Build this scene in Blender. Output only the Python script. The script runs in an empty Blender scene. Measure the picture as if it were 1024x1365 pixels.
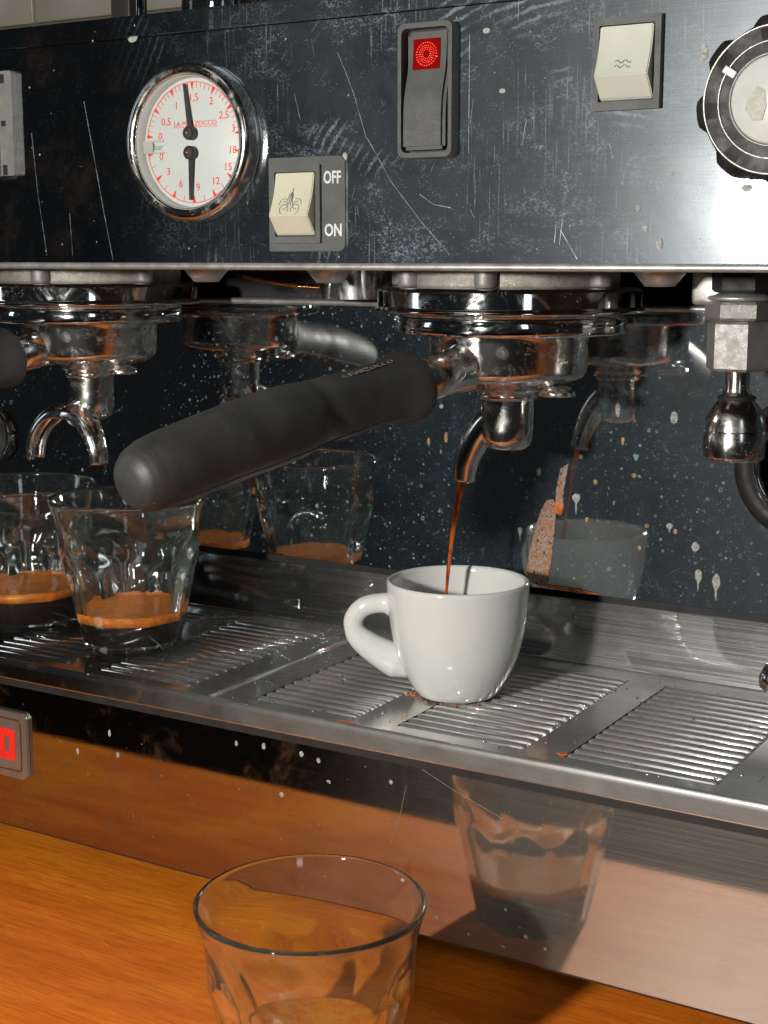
import bpy, bmesh, math, random
from mathutils import Vector, Matrix
PI = math.pi
rad = math.radians
rnd = random.Random(7)
sc = bpy.context.scene
# ------------------------------------------------------------------ camera
cam_d = bpy.data.cameras.new('camera'); cam = bpy.data.objects.new('camera', cam_d)
sc.collection.objects.link(cam); sc.camera = cam
cam_d.sensor_fit = 'VERTICAL'; cam_d.sensor_height = 36.0
cam_d.lens = 36.0 * 1961.0 / 1365.0
cam_d.clip_start = 0.01; cam_d.clip_end = 60
cam.location = (0.30, -0.54, 0.331)
cam.rotation_euler = (rad(90 - 9.8), 0, rad(31))
# ------------------------------------------------------------------ world and lamps (a dim cafe, lit by one hard lamp)
world = bpy.data.worlds.new('World'); sc.world = world; world.use_nodes = True
world.node_tree.nodes['Background'].inputs[0].default_value = (0.80, 0.92, 1.0, 1)
world.node_tree.nodes['Background'].inputs[1].default_value = 0.010
ld = bpy.data.lights.new('flash_lamp', 'POINT'); ld.energy = 27.0; ld.color = (1.0, 0.965, 0.90)
ld.shadow_soft_size = 0.026
lamp = bpy.data.objects.new('flash_lamp', ld); sc.collection.objects.link(lamp)
lamp.location = (-0.02, -0.74, 0.375)
# added area lights with no known source, to put small glints in glass and chrome
for k_, (loc, w_, h_, e_) in enumerate((((1.9, -2.0, 1.15), .30, 1.1, 2.6), ((-2.6, -1.1, 1.0), .35, 1.1, 2.6), ((-.5, -1.6, 2.1), .9, .5, 1.6))):
    wd = bpy.data.lights.new('glint_light', 'AREA'); wd.shape = 'RECTANGLE'; wd.size = w_; wd.size_y = h_
    wd.energy = e_; wd.color = (0.84, 0.93, 1.0)
    wl = bpy.data.objects.new('glint_light', wd); sc.collection.objects.link(wl); wl.location = loc
    wl.rotation_euler = (Vector((-.1, 0.1, 0.2)) - wl.location).to_track_quat('-Z', 'Y').to_euler()
sc.view_settings.view_transform = 'Standard'; sc.view_settings.look = 'None'
sc.view_settings.exposure = 0.15; sc.view_settings.gamma = 1.0
sc.cycles.max_bounces = 16; sc.cycles.transmission_bounces = 14; sc.cycles.glossy_bounces = 8
sc.cycles.caustics_refractive = True; sc.cycles.caustics_reflective = True
sc.cycles.sample_clamp_indirect = 150.0
sc.cycles.blur_glossy = 0.6
# ------------------------------------------------------------------ object helpers
def link(o): sc.collection.objects.link(o); return o
def thing(name, label, cat, loc=(0, 0, 0), group=None):
    o = link(bpy.data.objects.new(name, None)); o.location = loc; o.empty_display_size = .02
    o['label'] = label; o['category'] = cat
    if group: o['group'] = group
    return o
def wloc(o):
    v = Vector((0, 0, 0))
    while o: v += o.location; o = o.parent
    return v
def obj(name, bm, mat, parent=None, smooth=True, label=None, kind=None, uv=False):
    """mesh given in world metres; becomes child of parent with local verts"""
    if parent:
        off = wloc(parent); bmesh.ops.translate(bm, verts=bm.verts, vec=-off)
    if uv:
        l = bm.loops.layers.uv.new('UVMap')
        for f in bm.faces:
            for lp in f.loops: lp[l].uv = (lp.vert.co.z, lp.vert.co.x)
    me = bpy.data.meshes.new(name); bm.to_mesh(me); bm.free()
    me.materials.append(mat)
    if smooth:
        me.polygons.foreach_set('use_smooth', [True] * len(me.polygons))
    o = link(bpy.data.objects.new(name, me)); o.parent = parent
    if label: o['label'] = label
    if kind: o['kind'] = kind
    return o
def tag(o, label, cat, group=None):
    o['label'] = label; o['category'] = cat
    if group: o['group'] = group
    return o
def sharp(o, ang=35):
    me = o.data
    bm = bmesh.new(); bm.from_mesh(me)
    for e in bm.edges:
        if len(e.link_faces) == 2 and e.calc_face_angle(0) > rad(ang): e.smooth = False
    bm.to_mesh(me); bm.free(); return o
def box(bm, x0, x1, y0, y1, z0, z1, bev=0, seg=2):
    r = bmesh.ops.create_cube(bm, size=1)
    vs = r['verts']
    for v in vs:
        v.co = Vector((x0 + (v.co.x + .5) * (x1 - x0), y0 + (v.co.y + .5) * (y1 - y0), z0 + (v.co.z + .5) * (z1 - z0)))
    if bev > 0:
        es = list({e for v in vs for e in v.link_edges})
        bmesh.ops.bevel(bm, geom=es, offset=bev, segments=seg, affect='EDGES', profile=.5)
    return bm
def nb(): return bmesh.new()
def lathe(bm, prof, c, n=64, M=None, cap=True):
    """prof: list of (r,h); axis +z of M (3x3), centre c"""
    M = M or Matrix.Identity(3); c = Vector(c); rings = []
    for r, h in prof:
        if r < 1e-7: rings.append([bm.verts.new(c + M @ Vector((0, 0, h)))])
        else: rings.append([bm.verts.new(c + M @ Vector((r * math.cos(2 * PI * k / n), r * math.sin(2 * PI * k / n), h))) for k in range(n)])
    for a, b in zip(rings, rings[1:]):
        for k in range(n):
            k2 = (k + 1) % n
            if len(a) == 1 and len(b) == 1: continue
            if len(a) == 1: bm.faces.new((a[0], b[k], b[k2]))
            elif len(b) == 1: bm.faces.new((a[k], b[0], a[k2]))
            else: bm.faces.new((a[k], b[k], b[k2], a[k2]))
    bmesh.ops.recalc_face_normals(bm, faces=bm.faces)
    return bm
def frame(d):
    d = Vector(d).normalized()
    u = Vector((0, 0, 1)) if abs(d.z) < .95 else Vector((1, 0, 0))
    a = u.cross(d).normalized(); b = d.cross(a)
    return Matrix((a, b, d)).transposed()
def tube(bm, pts, rs, n=20, cap=True, sx=1.0, side=None):
    """sweep circle radii rs along pts; side = preferred vector for first section axis; sx scales that axis"""
    pts = [Vector(p) for p in pts]
    if not isinstance(rs, (list, tuple)): rs = [rs] * len(pts)
    rings = []; prev = Vector(side) if side else None
    for i, p in enumerate(pts):
        t = (pts[min(i + 1, len(pts) - 1)] - pts[max(i - 1, 0)]).normalized()
        if prev is None:
            prev = Vector((0, 0, 1)) if abs(t.z) < .9 else Vector((1, 0, 0))
        a = (prev - t * prev.dot(t)).normalized(); b = t.cross(a); prev = a
        rings.append([bm.verts.new(p + a * (rs[i] * sx * math.cos(2 * PI * k / n)) + b * (rs[i] * math.sin(2 * PI * k / n))) for k in range(n)])
    for A, B in zip(rings, rings[1:]):
        for k in range(n): bm.faces.new((A[k], A[(k + 1) % n], B[(k + 1) % n], B[k]))
    if cap:
        bm.faces.new(rings[0][::-1]); bm.faces.new(rings[-1])
    bmesh.ops.recalc_face_normals(bm, faces=bm.faces)
    return bm
def smoothpath(P, n=24):
    P = [Vector(p) for p in P]; out = []
    Q = [P[0] * 2 - P[1]] + P + [P[-1] * 2 - P[-2]]
    for i in range(1, len(Q) - 2):
        for s in range(n):
            t = s / n; a, b, c, d = Q[i - 1], Q[i], Q[i + 1], Q[i + 2]
            out.append(.5 * ((2 * b) + (c - a) * t + (2 * a - 5 * b + 4 * c - d) * t * t + (3 * b - a - 3 * c + d) * t ** 3))
    out.append(P[-1]); return out
def extr(bm, poly, y0, y1):
    """poly in (x,z); extruded from y0 (front) to y1"""
    a = [bm.verts.new((x, y0, z)) for x, z in poly]; b = [bm.verts.new((x, y1, z)) for x, z in poly]
    n = len(poly)
    bm.faces.new(a); bm.faces.new(b[::-1])
    for k in range(n): bm.faces.new((a[k], b[k], b[(k + 1) % n], a[(k + 1) % n]))
    bmesh.ops.recalc_face_normals(bm, faces=bm.faces); return bm
def rrect(x0, x1, z0, z1, r, n=5, rs=None):
    rs = rs or (r, r, r, r); P = []
    for (cx, cz, a0), rr in zip(((x1, z1, 0), (x0, z1, 90), (x0, z0, 180), (x1, z0, 270)), rs):
        sx = -1 if cx == x1 else 1; sz = -1 if cz == z1 else 1
        for k in range(n + 1):
            a = rad(a0 + 90 * k / n)
            P.append((cx + sx * rr + rr * math.cos(a), cz + sz * rr + rr * math.sin(a)))
    return P
def ringplate(bm, outer, inner, y0, y1):
    """frame between two outlines with the same vertex count"""
    n = len(outer)
    L = [[bm.verts.new((x, y, z)) for x, z in P] for P, y in ((outer, y0), (inner, y0), (inner, y1), (outer, y1))]
    for A, B in zip(L, L[1:] + L[:1]):
        for k in range(n): bm.faces.new((A[k], A[(k + 1) % n], B[(k + 1) % n], B[k]))
    bmesh.ops.recalc_face_normals(bm, faces=bm.faces); return bm
def textmesh(body, size, loc, depth=.00008, rotz=0, xs=1.0, roll=0, bold=0):
    cu = bpy.data.curves.new('lettering', 'FONT'); cu.body = body; cu.size = size; cu.align_x = 'CENTER'; cu.align_y = 'CENTER'
    cu.extrude = depth; cu.resolution_u = 3; cu.offset = bold
    o = bpy.data.objects.new('t', cu); sc.collection.objects.link(o)
    dg = bpy.context.evaluated_depsgraph_get(); me = bpy.data.meshes.new_from_object(o.evaluated_get(dg))
    bm = bmesh.new(); bm.from_mesh(me)
    bpy.data.objects.remove(o); bpy.data.curves.remove(cu); bpy.data.meshes.remove(me)
    M = Matrix.Translation(loc) @ Matrix.Rotation(rotz, 4, 'Z') @ Matrix.Rotation(PI / 2, 4, 'X') @ Matrix.Rotation(roll, 4, 'Z') @ Matrix.Diagonal((xs, 1, 1, 1))
    bmesh.ops.transform(bm, matrix=M, verts=bm.verts)
    return bm
def join(bm, other):
    me = bpy.data.meshes.new('tmp'); other.to_mesh(me); other.free(); bm.from_mesh(me); bpy.data.meshes.remove(me); return bm
def stroke(bm, pts, w, y, t=.00012):
    """flat line drawing on a panel facing -y, pts in (x,z)"""
    pts = [Vector((p[0], p[1])) for p in pts]; A = []; n = len(pts)
    for i, p in enumerate(pts):
        d = (pts[min(i + 1, n - 1)] - pts[max(i - 1, 0)]); d.normalize(); q = Vector((-d.y, d.x)) * w / 2
        A.append((p + q, p - q))
    F = [[bm.verts.new((a.x, y - t, a.y)), bm.verts.new((b.x, y - t, b.y)), bm.verts.new((b.x, y, b.y)), bm.verts.new((a.x, y, a.y))] for a, b in A]
    for P, Q in zip(F, F[1:]):
        for k in range(4): bm.faces.new((P[k], P[(k + 1) % 4], Q[(k + 1) % 4], Q[k]))
    bm.faces.new(F[0]); bm.faces.new(F[-1][::-1])
    bmesh.ops.recalc_face_normals(bm, faces=bm.faces); return bm
def arc(cx, cz, r, a0, a1, n=14, rz=None):
    rz = rz or r
    return [(cx + r * math.cos(rad(a0 + (a1 - a0) * k / n)), cz + rz * math.sin(rad(a0 + (a1 - a0) * k / n))) for k in range(n + 1)]
# ------------------------------------------------------------------ material helpers
class NT:
    def __init__(s, name):
        s.m = bpy.data.materials.new(name); s.m.use_nodes = True; s.t = s.m.node_tree; s.t.nodes.clear()
        s.out = s.n('ShaderNodeOutputMaterial')
    def n(s, typ, **kw):
        x = s.t.nodes.new(typ)
        for k, v in kw.items(): setattr(x, k, v)
        return x
    def set(s, sock, v):
        if isinstance(v, bpy.types.NodeSocket): s.t.links.new(v, sock)
        elif isinstance(v, bpy.types.Node): s.t.links.new(v.outputs[0], sock)
        else:
            if sock.type == 'RGBA' and len(v) == 3: v = (*v, 1)
            sock.default_value = v
    def coord(s, scale=(1, 1, 1), loc=(0, 0, 0), rot=(0, 0, 0)):
        tc = s.n('ShaderNodeTexCoord'); mp = s.n('ShaderNodeMapping')
        s.set(mp.inputs[0], tc.outputs['Object']); mp.inputs['Scale'].default_value = scale
        mp.inputs['Location'].default_value = loc; mp.inputs['Rotation'].default_value = rot
        return mp.outputs[0]
    def noise(s, vec, scale, detail=4, rough=.55, dist=0, out='Fac'):
        x = s.n('ShaderNodeTexNoise'); s.set(x.inputs['Vector'], vec); x.inputs['Scale'].default_value = scale
        x.inputs['Detail'].default_value = detail; x.inputs['Roughness'].default_value = rough; x.inputs['Distortion'].default_value = dist
        return x.outputs[out]
    def voro(s, vec, scale, out='Distance', feat='F1', rnd=1):
        x = s.n('ShaderNodeTexVoronoi'); x.feature = feat; s.set(x.inputs['Vector'], vec); x.inputs['Scale'].default_value = scale
        x.inputs['Randomness'].default_value = rnd
        return x.outputs[out] if out else x
    def math(s, op, a, b=0.0, c=0.0, clamp=False):
        x = s.n('ShaderNodeMath'); x.operation = op; x.use_clamp = clamp
        s.set(x.inputs[0], a); s.set(x.inputs[1], b); s.set(x.inputs[2], c); return x.outputs[0]
    def ramp(s, f, a, b, c0=0.0, c1=1.0, smooth=True):
        x = s.n('ShaderNodeMapRange'); x.interpolation_type = 'SMOOTHSTEP' if smooth else 'LINEAR'
        s.set(x.inputs[0], f); x.inputs[1].default_value = a; x.inputs[2].default_value = b; x.inputs[3].default_value = c0; x.inputs[4].default_value = c1
        return x.outputs[0]
    def mix(s, f, a, b):
        x = s.n('ShaderNodeMix'); x.data_type = 'RGBA'; s.set(x.inputs[0], f); s.set(x.inputs[6], a); s.set(x.inputs[7], b); return x.outputs[2]
    def bump(s, h, st, d=.001, nrm=None):
        x = s.n('ShaderNodeBump'); s.set(x.inputs['Height'], h); x.inputs['Strength'].default_value = st; x.inputs['Distance'].default_value = d
        if nrm is not None: s.set(x.inputs['Normal'], nrm)
        return x.outputs[0]
    def bsdf(s, **kw):
        x = s.n('ShaderNodeBsdfPrincipled')
        for k, v in kw.items(): s.set(x.inputs[k.replace('_', ' ')], v)
        return x
    def mixsh(s, f, a, b):
        x = s.n('ShaderNodeMixShader'); s.set(x.inputs[0], f); s.set(x.inputs[1], a.outputs[0]); s.set(x.inputs[2], b.outputs[0]); return x
    def done(s, sh): s.t.links.new(sh.outputs[0], s.out.inputs[0]); return s.m
def simple(name, col, rough=.5, metal=0, var=.12, scale=60, bump=0, bscale=400, coat=0, spec=.5, **kw):
    t = NT(name); v = t.coord()
    n = t.noise(v, scale, 5)
    c = t.mix(t.ramp(n, .3, .7), tuple(x * (1 - var) for x in col), tuple(min(1, x * (1 + var)) for x in col))
    a = dict(Base_Color=c, Roughness=t.ramp(t.noise(v, scale * 2.3, 4), .3, .7, rough * .85, min(1, rough * 1.15)), Metallic=metal, Coat_Weight=coat)
    if bump: a['Normal'] = t.bump(t.noise(v, bscale, 3), bump, .0005)
    b = t.bsdf(**a); b.inputs['Specular IOR Level'].default_value = spec
    for k, x in kw.items(): t.set(b.inputs[k.replace('_', ' ')], x)
    return t.done(b)

def polished(name, base=(.62, .62, .62), rough=.07, tint=None, stain=.0, staincol=(.35, .10, .02), speck=.1, smear=.25, scr=.3):
    """chrome plating with finger smears, specks and coffee stains"""
    t = NT(name); v = t.coord()
    sm = t.ramp(t.noise(v, 70, 6, .65, 1.5), .45, .72)
    r = t.math('MULTIPLY_ADD', sm, smear, rough)
    st = t.coord((400, 400, 60)); sn = t.noise(st, 1, 3)
    nrm = t.bump(t.math('MULTIPLY', sn, scr), .25, .0001)
    m = t.bsdf(Base_Color=base, Metallic=1.0, Roughness=r, Normal=nrm)
    d1 = t.ramp(t.voro(v, 900), .12, .28, 1, 0)
    d1 = t.math('MULTIPLY', d1, t.ramp(t.noise(v, 90, 3), .5, .62))
    dust = t.bsdf(Base_Color=(.4, .39, .37), Roughness=.9)
    o = t.mixsh(t.math('MULTIPLY', d1, speck), m, dust)
    if stain > 0:
        k = t.ramp(t.noise(v, 48, 7, .7, .8), .62 - stain * .2, .80 - stain * .2)
        k = t.math('MULTIPLY', k, t.ramp(t.noise(v, 300, 4), .3, .6, .35, 1))
        o = t.mixsh(t.math('MULTIPLY', k, .8), o, t.bsdf(Base_Color=staincol, Roughness=.35))
    return t.done(o)

def brushed(name, base, rough, haze=.35, hazer=.42, brush=(18, 18, 2600), bst=.35, swirl=.0, specks=.4, veil=.0, an=.6, rings=.0, glare_x=(-.3, .15), tint=(.50, .53, .56), grime=0, streak=.07, m2k=1.25):
    """worn stainless sheet: mirror lobe + brushed lobe + dried water marks and dust, with lamp glare painted in to the right"""
    t = NT(name); v = t.coord()
    bn = t.noise(t.coord(brush), 1, 3, .6)
    nrm = t.bump(bn, bst, .00006)
    tg = t.n('ShaderNodeTangent'); tg.direction_type = 'UV_MAP'; tg.uv_map = 'UVMap'
    big = t.noise(v, 7, 3)
    m1 = t.bsdf(Base_Color=base, Metallic=1.0, Roughness=t.ramp(t.noise(v, 25, 5, .6, 1), .3, .75, rough * .9, rough * 1.15), Normal=nrm)
    m2 = t.bsdf(Base_Color=tuple(min(1, c * m2k) for c in base), Metallic=1.0, Roughness=hazer, Normal=nrm, Anisotropic=an)
    t.set(m2.inputs['Tangent'], tg.outputs[0])
    vert = t.noise(t.coord((10, 1400, 1500)), 1, 2)
    dust = t.bsdf(Base_Color=tint, Roughness=.85)
    # fine specks
    a = t.ramp(t.voro(v, 1100), .10, .26, 1, 0); a = t.math('MULTIPLY', a, t.ramp(t.noise(v, 160, 2), .48, .6))
    xx = t.n('ShaderNodeSeparateXYZ'); t.set(xx.inputs[0], v)
    gx = t.ramp(t.math('ADD', xx.outputs[0], t.math('MULTIPLY', t.math('SUBTRACT', big, .5), .12)), glare_x[0], glare_x[1])  # dust thickens to the right; haze and veil there also paint in lamp glare
    hz = t.math('MULTIPLY', t.math('MULTIPLY', t.ramp(vert, .35, .7, 1 - streak, 1 + streak), haze), t.math('MULTIPLY_ADD', gx, .9, .10), clamp=True)
    o = t.mixsh(hz, m1, m2)
    mask = t.math('MULTIPLY', t.math('MULTIPLY', a, specks), t.math('MULTIPLY_ADD', gx, .85, .15))
    if veil > 0:
        vn = t.ramp(t.noise(v, 30, 7, .72, 1.2), .25, .8, .35, 1.0)
        mask = t.math('MAXIMUM', mask, t.math('MULTIPLY', t.math('MULTIPLY', vn, gx), veil))
    if grime > 0:
        gk = t.math('MULTIPLY', t.ramp(t.noise(v, 38, 6, .7, .6), .50, .70), t.ramp(t.noise(v, 300, 3), .3, .6, .4, 1))
        gk = t.math('MULTIPLY', gk, t.math('MULTIPLY_ADD', gx, -.6, .9))
        o = t.mixsh(t.math('MULTIPLY', gk, grime), o, t.bsdf(Base_Color=(.085, .045, .022), Roughness=.28))
    if swirl > 0:
        # dried wipe marks: arcs, mottled water film and vertical trickles
        w = t.n('ShaderNodeTexWave'); w.wave_type = 'RINGS'; w.rings_direction = 'Y'
        t.set(w.inputs[0], t.coord((1, 1, 1), (-.170, 0, -.300))); w.inputs['Scale'].default_value = 75; w.inputs['Distortion'].default_value = 3.5; w.inputs['Detail'].default_value = 5; w.inputs['Detail Scale'].default_value = 1.2; w.inputs['Detail Roughness'].default_value = .7
        s1 = t.math('MULTIPLY', t.ramp(w.outputs['Fac'], .50, 1.0), t.ramp(t.noise(v, 15, 3), .52, .62))
        s1 = t.math('MULTIPLY', s1, t.ramp(t.noise(v, 900, 2), .3, .6, .3, 1))
        wn = t.noise(t.coord((1, 1, 1.5)), 900, 4, .65, .6)
        wv = t.math('MULTIPLY', t.ramp(wn, .46, .62), t.ramp(t.noise(t.coord((1, 1, 1.6), (.31, 0, .13)), 24, 6, .75, .4), .46, .66))
        vs = t.math('MULTIPLY', t.ramp(t.noise(t.coord((1000, 1000, 32)), 1, 3), .52, .72), t.ramp(t.noise(t.coord((1, 1, .5), (.7, 0, .2)), 26, 3), .48, .60))
        vs = t.math('MULTIPLY', vs, t.ramp(t.noise(v, 1400, 2), .35, .6, .2, 1))
        s2 = t.math('MAXIMUM', t.math('MULTIPLY', s1, .55), t.math('MULTIPLY', wv, .55))
        s2 = t.math('MAXIMUM', s2, t.math('MULTIPLY', vs, .6))
        mask = t.math('MAXIMUM', mask, t.math('MULTIPLY', t.math('MULTIPLY', s2, gx), swirl))
    col = dust
    if rings > 0:
        k = None
        for sc_, off, rmin, rvar, thr, zst, wob in ((95, (0, 0, 0), .05, .13, .62, .8, .22), (190, (.03, .02, .05), .06, .17, .45, .9, .2), (330, (.07, .01, .02), .05, .20, .30, 1, .15), (640, (.01, .05, .09), .06, .20, .35, 1, .1)):
            vo = t.voro(t.coord((1, 1, zst), off), sc_, None); rc = t.n('ShaderNodeSeparateColor'); t.set(rc.inputs[0], vo.outputs['Color'])
            rr = t.math('MULTIPLY_ADD', t.math('POWER', rc.outputs[0], 2.0), rvar, rmin)
            q = t.math('DIVIDE', t.math('ADD', vo.outputs['Distance'], t.math('MULTIPLY', t.math('SUBTRACT', t.noise(v, sc_ * 5, 2), .5), wob)), rr)
            edge = t.math('MULTIPLY', t.ramp(q, .55, .9), t.ramp(q, .95, 1.2, 1, 0)); fill = t.math('MULTIPLY', t.ramp(q, .8, 1.0, 1, 0), t.math('MULTIPLY_ADD', rc.outputs[2], .7, .1))
            kk = t.math('MULTIPLY', t.math('MULTIPLY', t.math('MAXIMUM', edge, fill), t.ramp(rc.outputs[1], thr, thr + .03)), t.math('MULTIPLY_ADD', rc.outputs[2], .7, .35))
            k = kk if k is None else t.math('MAXIMUM', k, kk)
        k = t.math('MULTIPLY', k, t.ramp(t.noise(t.coord((1, 1, 1), (.2, 0, .4)), 18, 3), .35, .6, .35, 1))
        mask = t.math('MAXIMUM', mask, t.math('MULTIPLY', k, rings))
    o = t.mixsh(mask, o, dust)
    return t.done(o)

def glass_mat(name, tint=(.97, .99, .98), thin=.0):
    t = NT(name); v = t.coord()
    g = t.n('ShaderNodeBsdfGlass'); g.inputs['IOR'].default_value = 1.5; g.inputs['Roughness'].default_value = 0.0
    t.set(g.inputs['Color'], tint)
    d = t.n('ShaderNodeBsdfTranslucent'); t.set(d.inputs[0], (.75, .78, .74)); d2 = t.n('ShaderNodeBsdfDiffuse'); t.set(d2.inputs[0], (.75, .78, .74))
    k = t.math('MULTIPLY_ADD', t.ramp(t.voro(v, 800), .06, .12, 1, 0), .22, .011)
    tr = t.n('ShaderNodeBsdfTransparent')
    return t.done(t.mixsh(k, t.mixsh(thin, g, tr), t.mixsh(.5, d, d2)))

def wood_mat():
    t = NT('varnished_wood'); v = t.coord()
    g1 = t.noise(t.coord((3.2, 34, 20)), 1, 6, .62, .8)
    fine = t.noise(t.coord((22, 700, 200), (0, 0, 0), (0, 0, rad(3))), 1, 6, .8)
    blot = t.noise(t.coord((7, 16, 5)), 1, 4, .5, .8)
    c = t.mix(t.ramp(g1, .25, .75), (.54, .105, .005), (.82, .215, .012))
    c = t.mix(t.ramp(blot, .42, .70, 0, .65), c, (.90, .31, .018))
    c = t.mix(t.ramp(fine, .40, .68, .0, .60), c, (.28, .045, .002))
    vf = t.noise(t.coord((70, 2200, 400), (0, 0, 0), (0, 0, rad(2))), 1, 4, .7)
    c = t.mix(t.ramp(vf, .50, .70, .0, .65), c, (.22, .035, .002))
    c = t.mix(t.ramp(t.noise(t.coord((40, 1500, 400)), 1, 4, .7), .55, .75, 0, .4), c, (.95, .42, .06))
    pore = t.ramp(t.noise(t.coord((60, 1500, 200)), 1, 2), .66, .74)
    c = t.mix(t.math('MULTIPLY', pore, .6), c, (.10, .025, .004))
    speck = t.ramp(t.voro(v, 70), .02, .035, 1, 0)
    c = t.mix(t.math('MULTIPLY', speck, .7), c, (.05, .015, .004))
    b = t.bsdf(Base_Color=c, Roughness=.5, Normal=t.bump(fine, .12, .0004), Coat_Weight=.12, Coat_Roughness=.2)
    return t.done(b)

M = {}
M['panel'] = brushed('worn_panel_steel', (.38, .41, .44), .09, haze=.11, hazer=.36, bst=.22, swirl=.66, specks=.40, veil=.065, glare_x=(-.09, .09), tint=(.40, .50, .58), grime=.10)
M['front'] = brushed('front_panel_steel', (.42, .40, .36), .03, haze=.10, hazer=.42, bst=.05, swirl=0, specks=.12, veil=.06, glare_x=(.02, .16), tint=(.42, .44, .40), streak=.25, grime=.45, m2k=1.7)
M['splash'] = brushed('splashed_steel', (.56, .57, .57), .03, haze=.022, hazer=.38, bst=.04, brush=(14, 14, 1800), swirl=0, specks=.55, veil=.06, rings=.60, glare_x=(-.10, .06), tint=(.28, .44, .54))
M['tray'] = brushed('tray_steel', (.72, .71, .69), .11, haze=.20, hazer=.42, brush=(15, 1200, 1200), bst=.35, specks=.4, veil=.24, an=.2, glare_x=(-.14, .09), tint=(.45, .44, .41), grime=.75)
M['traylip'] = brushed('tray_upstand_steel', (.60, .60, .59), .04, haze=.14, hazer=.40, bst=.10, streak=.5, specks=.4, veil=.13, glare_x=(-.12, .06), tint=(.42, .43, .42))
M['edge'] = simple('edge_steel', (.50, .49, .46), .45, .8, .15, 90, .2, 900)
M['chrome'] = polished('chrome_plating', (.70, .71, .72), .06, speck=.6, smear=.16)
M['bezel'] = polished('worn_bezel_chrome', (.66, .64, .60), .17, stain=.10, staincol=(.20, .14, .09), speck=.5, smear=.3)
M['chromedirty'] = polished('stained_chrome', (.74, .73, .71), .17, stain=.14, speck=.4, smear=.22)
M['nozzle'] = polished('limescaled_chrome', (.60, .57, .53), .17, stain=.25, staincol=(.40, .30, .22), speck=.6, smear=.2)
M['cast'] = simple('cast_grey_metal', (.40, .37, .33), .50, .85, .15, 200, .9, 2200)
M['nut'] = simple('dull_nut_metal', (.26, .25, .24), .50, .55, .12, 120, .3, 1500)
M['dark'] = simple('dark_body', (.012, .012, .012), .6)
M['black_gloss'] = simple('black_gloss_plastic', (.012, .010, .009), .5, 0, .2, 80, spec=.25)
M['black_plastic'] = simple('black_plastic', (.070, .072, .068), .50, 0, .12, 150, .6, 2600)
M['grey_plate'] = simple('grey_plate', (.075, .078, .075), .55, 0, .18, 60, .5, 2400)
M['black_rubber'] = None
M['ceramic'] = simple('white_ceramic', (.60, .605, .575), .10, 0, .01, 30, .05, 300, coat=.3)
M['cream'] = simple('cream_plastic', (.52, .49, .37), .38, 0, .04, 60)
M['cream2'] = simple('pale_grey_plastic', (.50, .50, .435), .38, 0, .04, 60)
M['dial'] = simple('dial_white', (.46, .48, .46), .5, 0, .02, 80)
M['bar'] = simple('pale_bar_tab', (.34, .33, .31), .6)
M['red'] = simple('red_print', (.66, .035, .018), .5)
M['redlabel'] = simple('red_enamel', (.80, .025, .015), .4)
M['blackprint'] = simple('black_print', (.02, .02, .02), .5)
M['greyprint'] = simple('grey_print', (.20, .18, .15), .6)
M['whiteprint'] = simple('white_print', (.62, .64, .63), .6)
M['badge'] = simple('badge_steel', (.42, .40, .38), .34, .85, .08, 80, .2, 1500)
M['bronze'] = simple('badge_groove', (.16, .06, .015), .4, .6)
M['post'] = simple('dark_post', (.03, .025, .02), .5)
M['darkedge'] = simple('shaded_fold', (.03, .02, .015), .5)
M['bracket'] = simple('bracket_grey', (.20, .195, .18), .5, .3, .1, 150, .6, 1800)
M['scratch'] = simple('bright_scratch', (.26, .28, .30), .4, .6, .6, 300)
M['spot'] = simple('dried_drop', (.30, .30, .275), .75, 0, .4, 900)
M['wood'] = wood_mat()
M['floor'] = simple('dark_floor', (.03, .028, .026), .6)
M['tile'] = simple('cream_tile', (.62, .57, .47), .22, 0, .04, 6)
M['grout'] = simple('grout', (.30, .26, .20), .9)
M['glass'] = glass_mat('clear_glass')
M['knobwhite'] = simple('knob_cap_white', (.48, .49, .46), .35, 0, .06, 90)
M['leafprint'] = simple('leaf_print', (.36, .36, .30), .6, 0, .1, 300)
M['copper'] = simple('copper_pipe', (.70, .28, .10), .25, 1)
# rubber handle
t = NT('rubber_grip'); v = t.coord()
c = t.mix(t.ramp(t.noise(v, 35, 5, .6, .6), .35, .7), (.020, .020, .019), (.038, .037, .034))
sp = t.ramp(t.voro(v, 420), .06, .12, 1, 0); sp = t.math('MULTIPLY', sp, t.ramp(t.noise(v, 55, 3), .55, .62))
c = t.mix(t.math('MULTIPLY', sp, .6), c, (.30, .16, .07))
M['rubber'] = t.done(t.bsdf(Base_Color=c, Roughness=t.ramp(t.noise(v, 45, 4), .3, .7, .50, .66), Normal=t.bump(t.noise(v, 1500, 2), .15, .0003)))
M['griptext'] = simple('worn_grip_lettering', (.15, .115, .08), .6)
# red lens
t = NT('red_lens'); v = t.coord()
b = t.bsdf(Base_Color=(.17, .003, .003), Roughness=.12); b.inputs['Emission Color'].default_value = (1, .004, .004, 1); b.inputs['Emission Strength'].default_value = .012
M['lens'] = t.done(b)
t = NT('red_lens_glow')
b = t.bsdf(Base_Color=(.8, .05, .03), Roughness=.2); b.inputs['Emission Color'].default_value = (1, .06, .03, 1); b.inputs['Emission Strength'].default_value = .75
M['glow'] = t.done(b)
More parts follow.
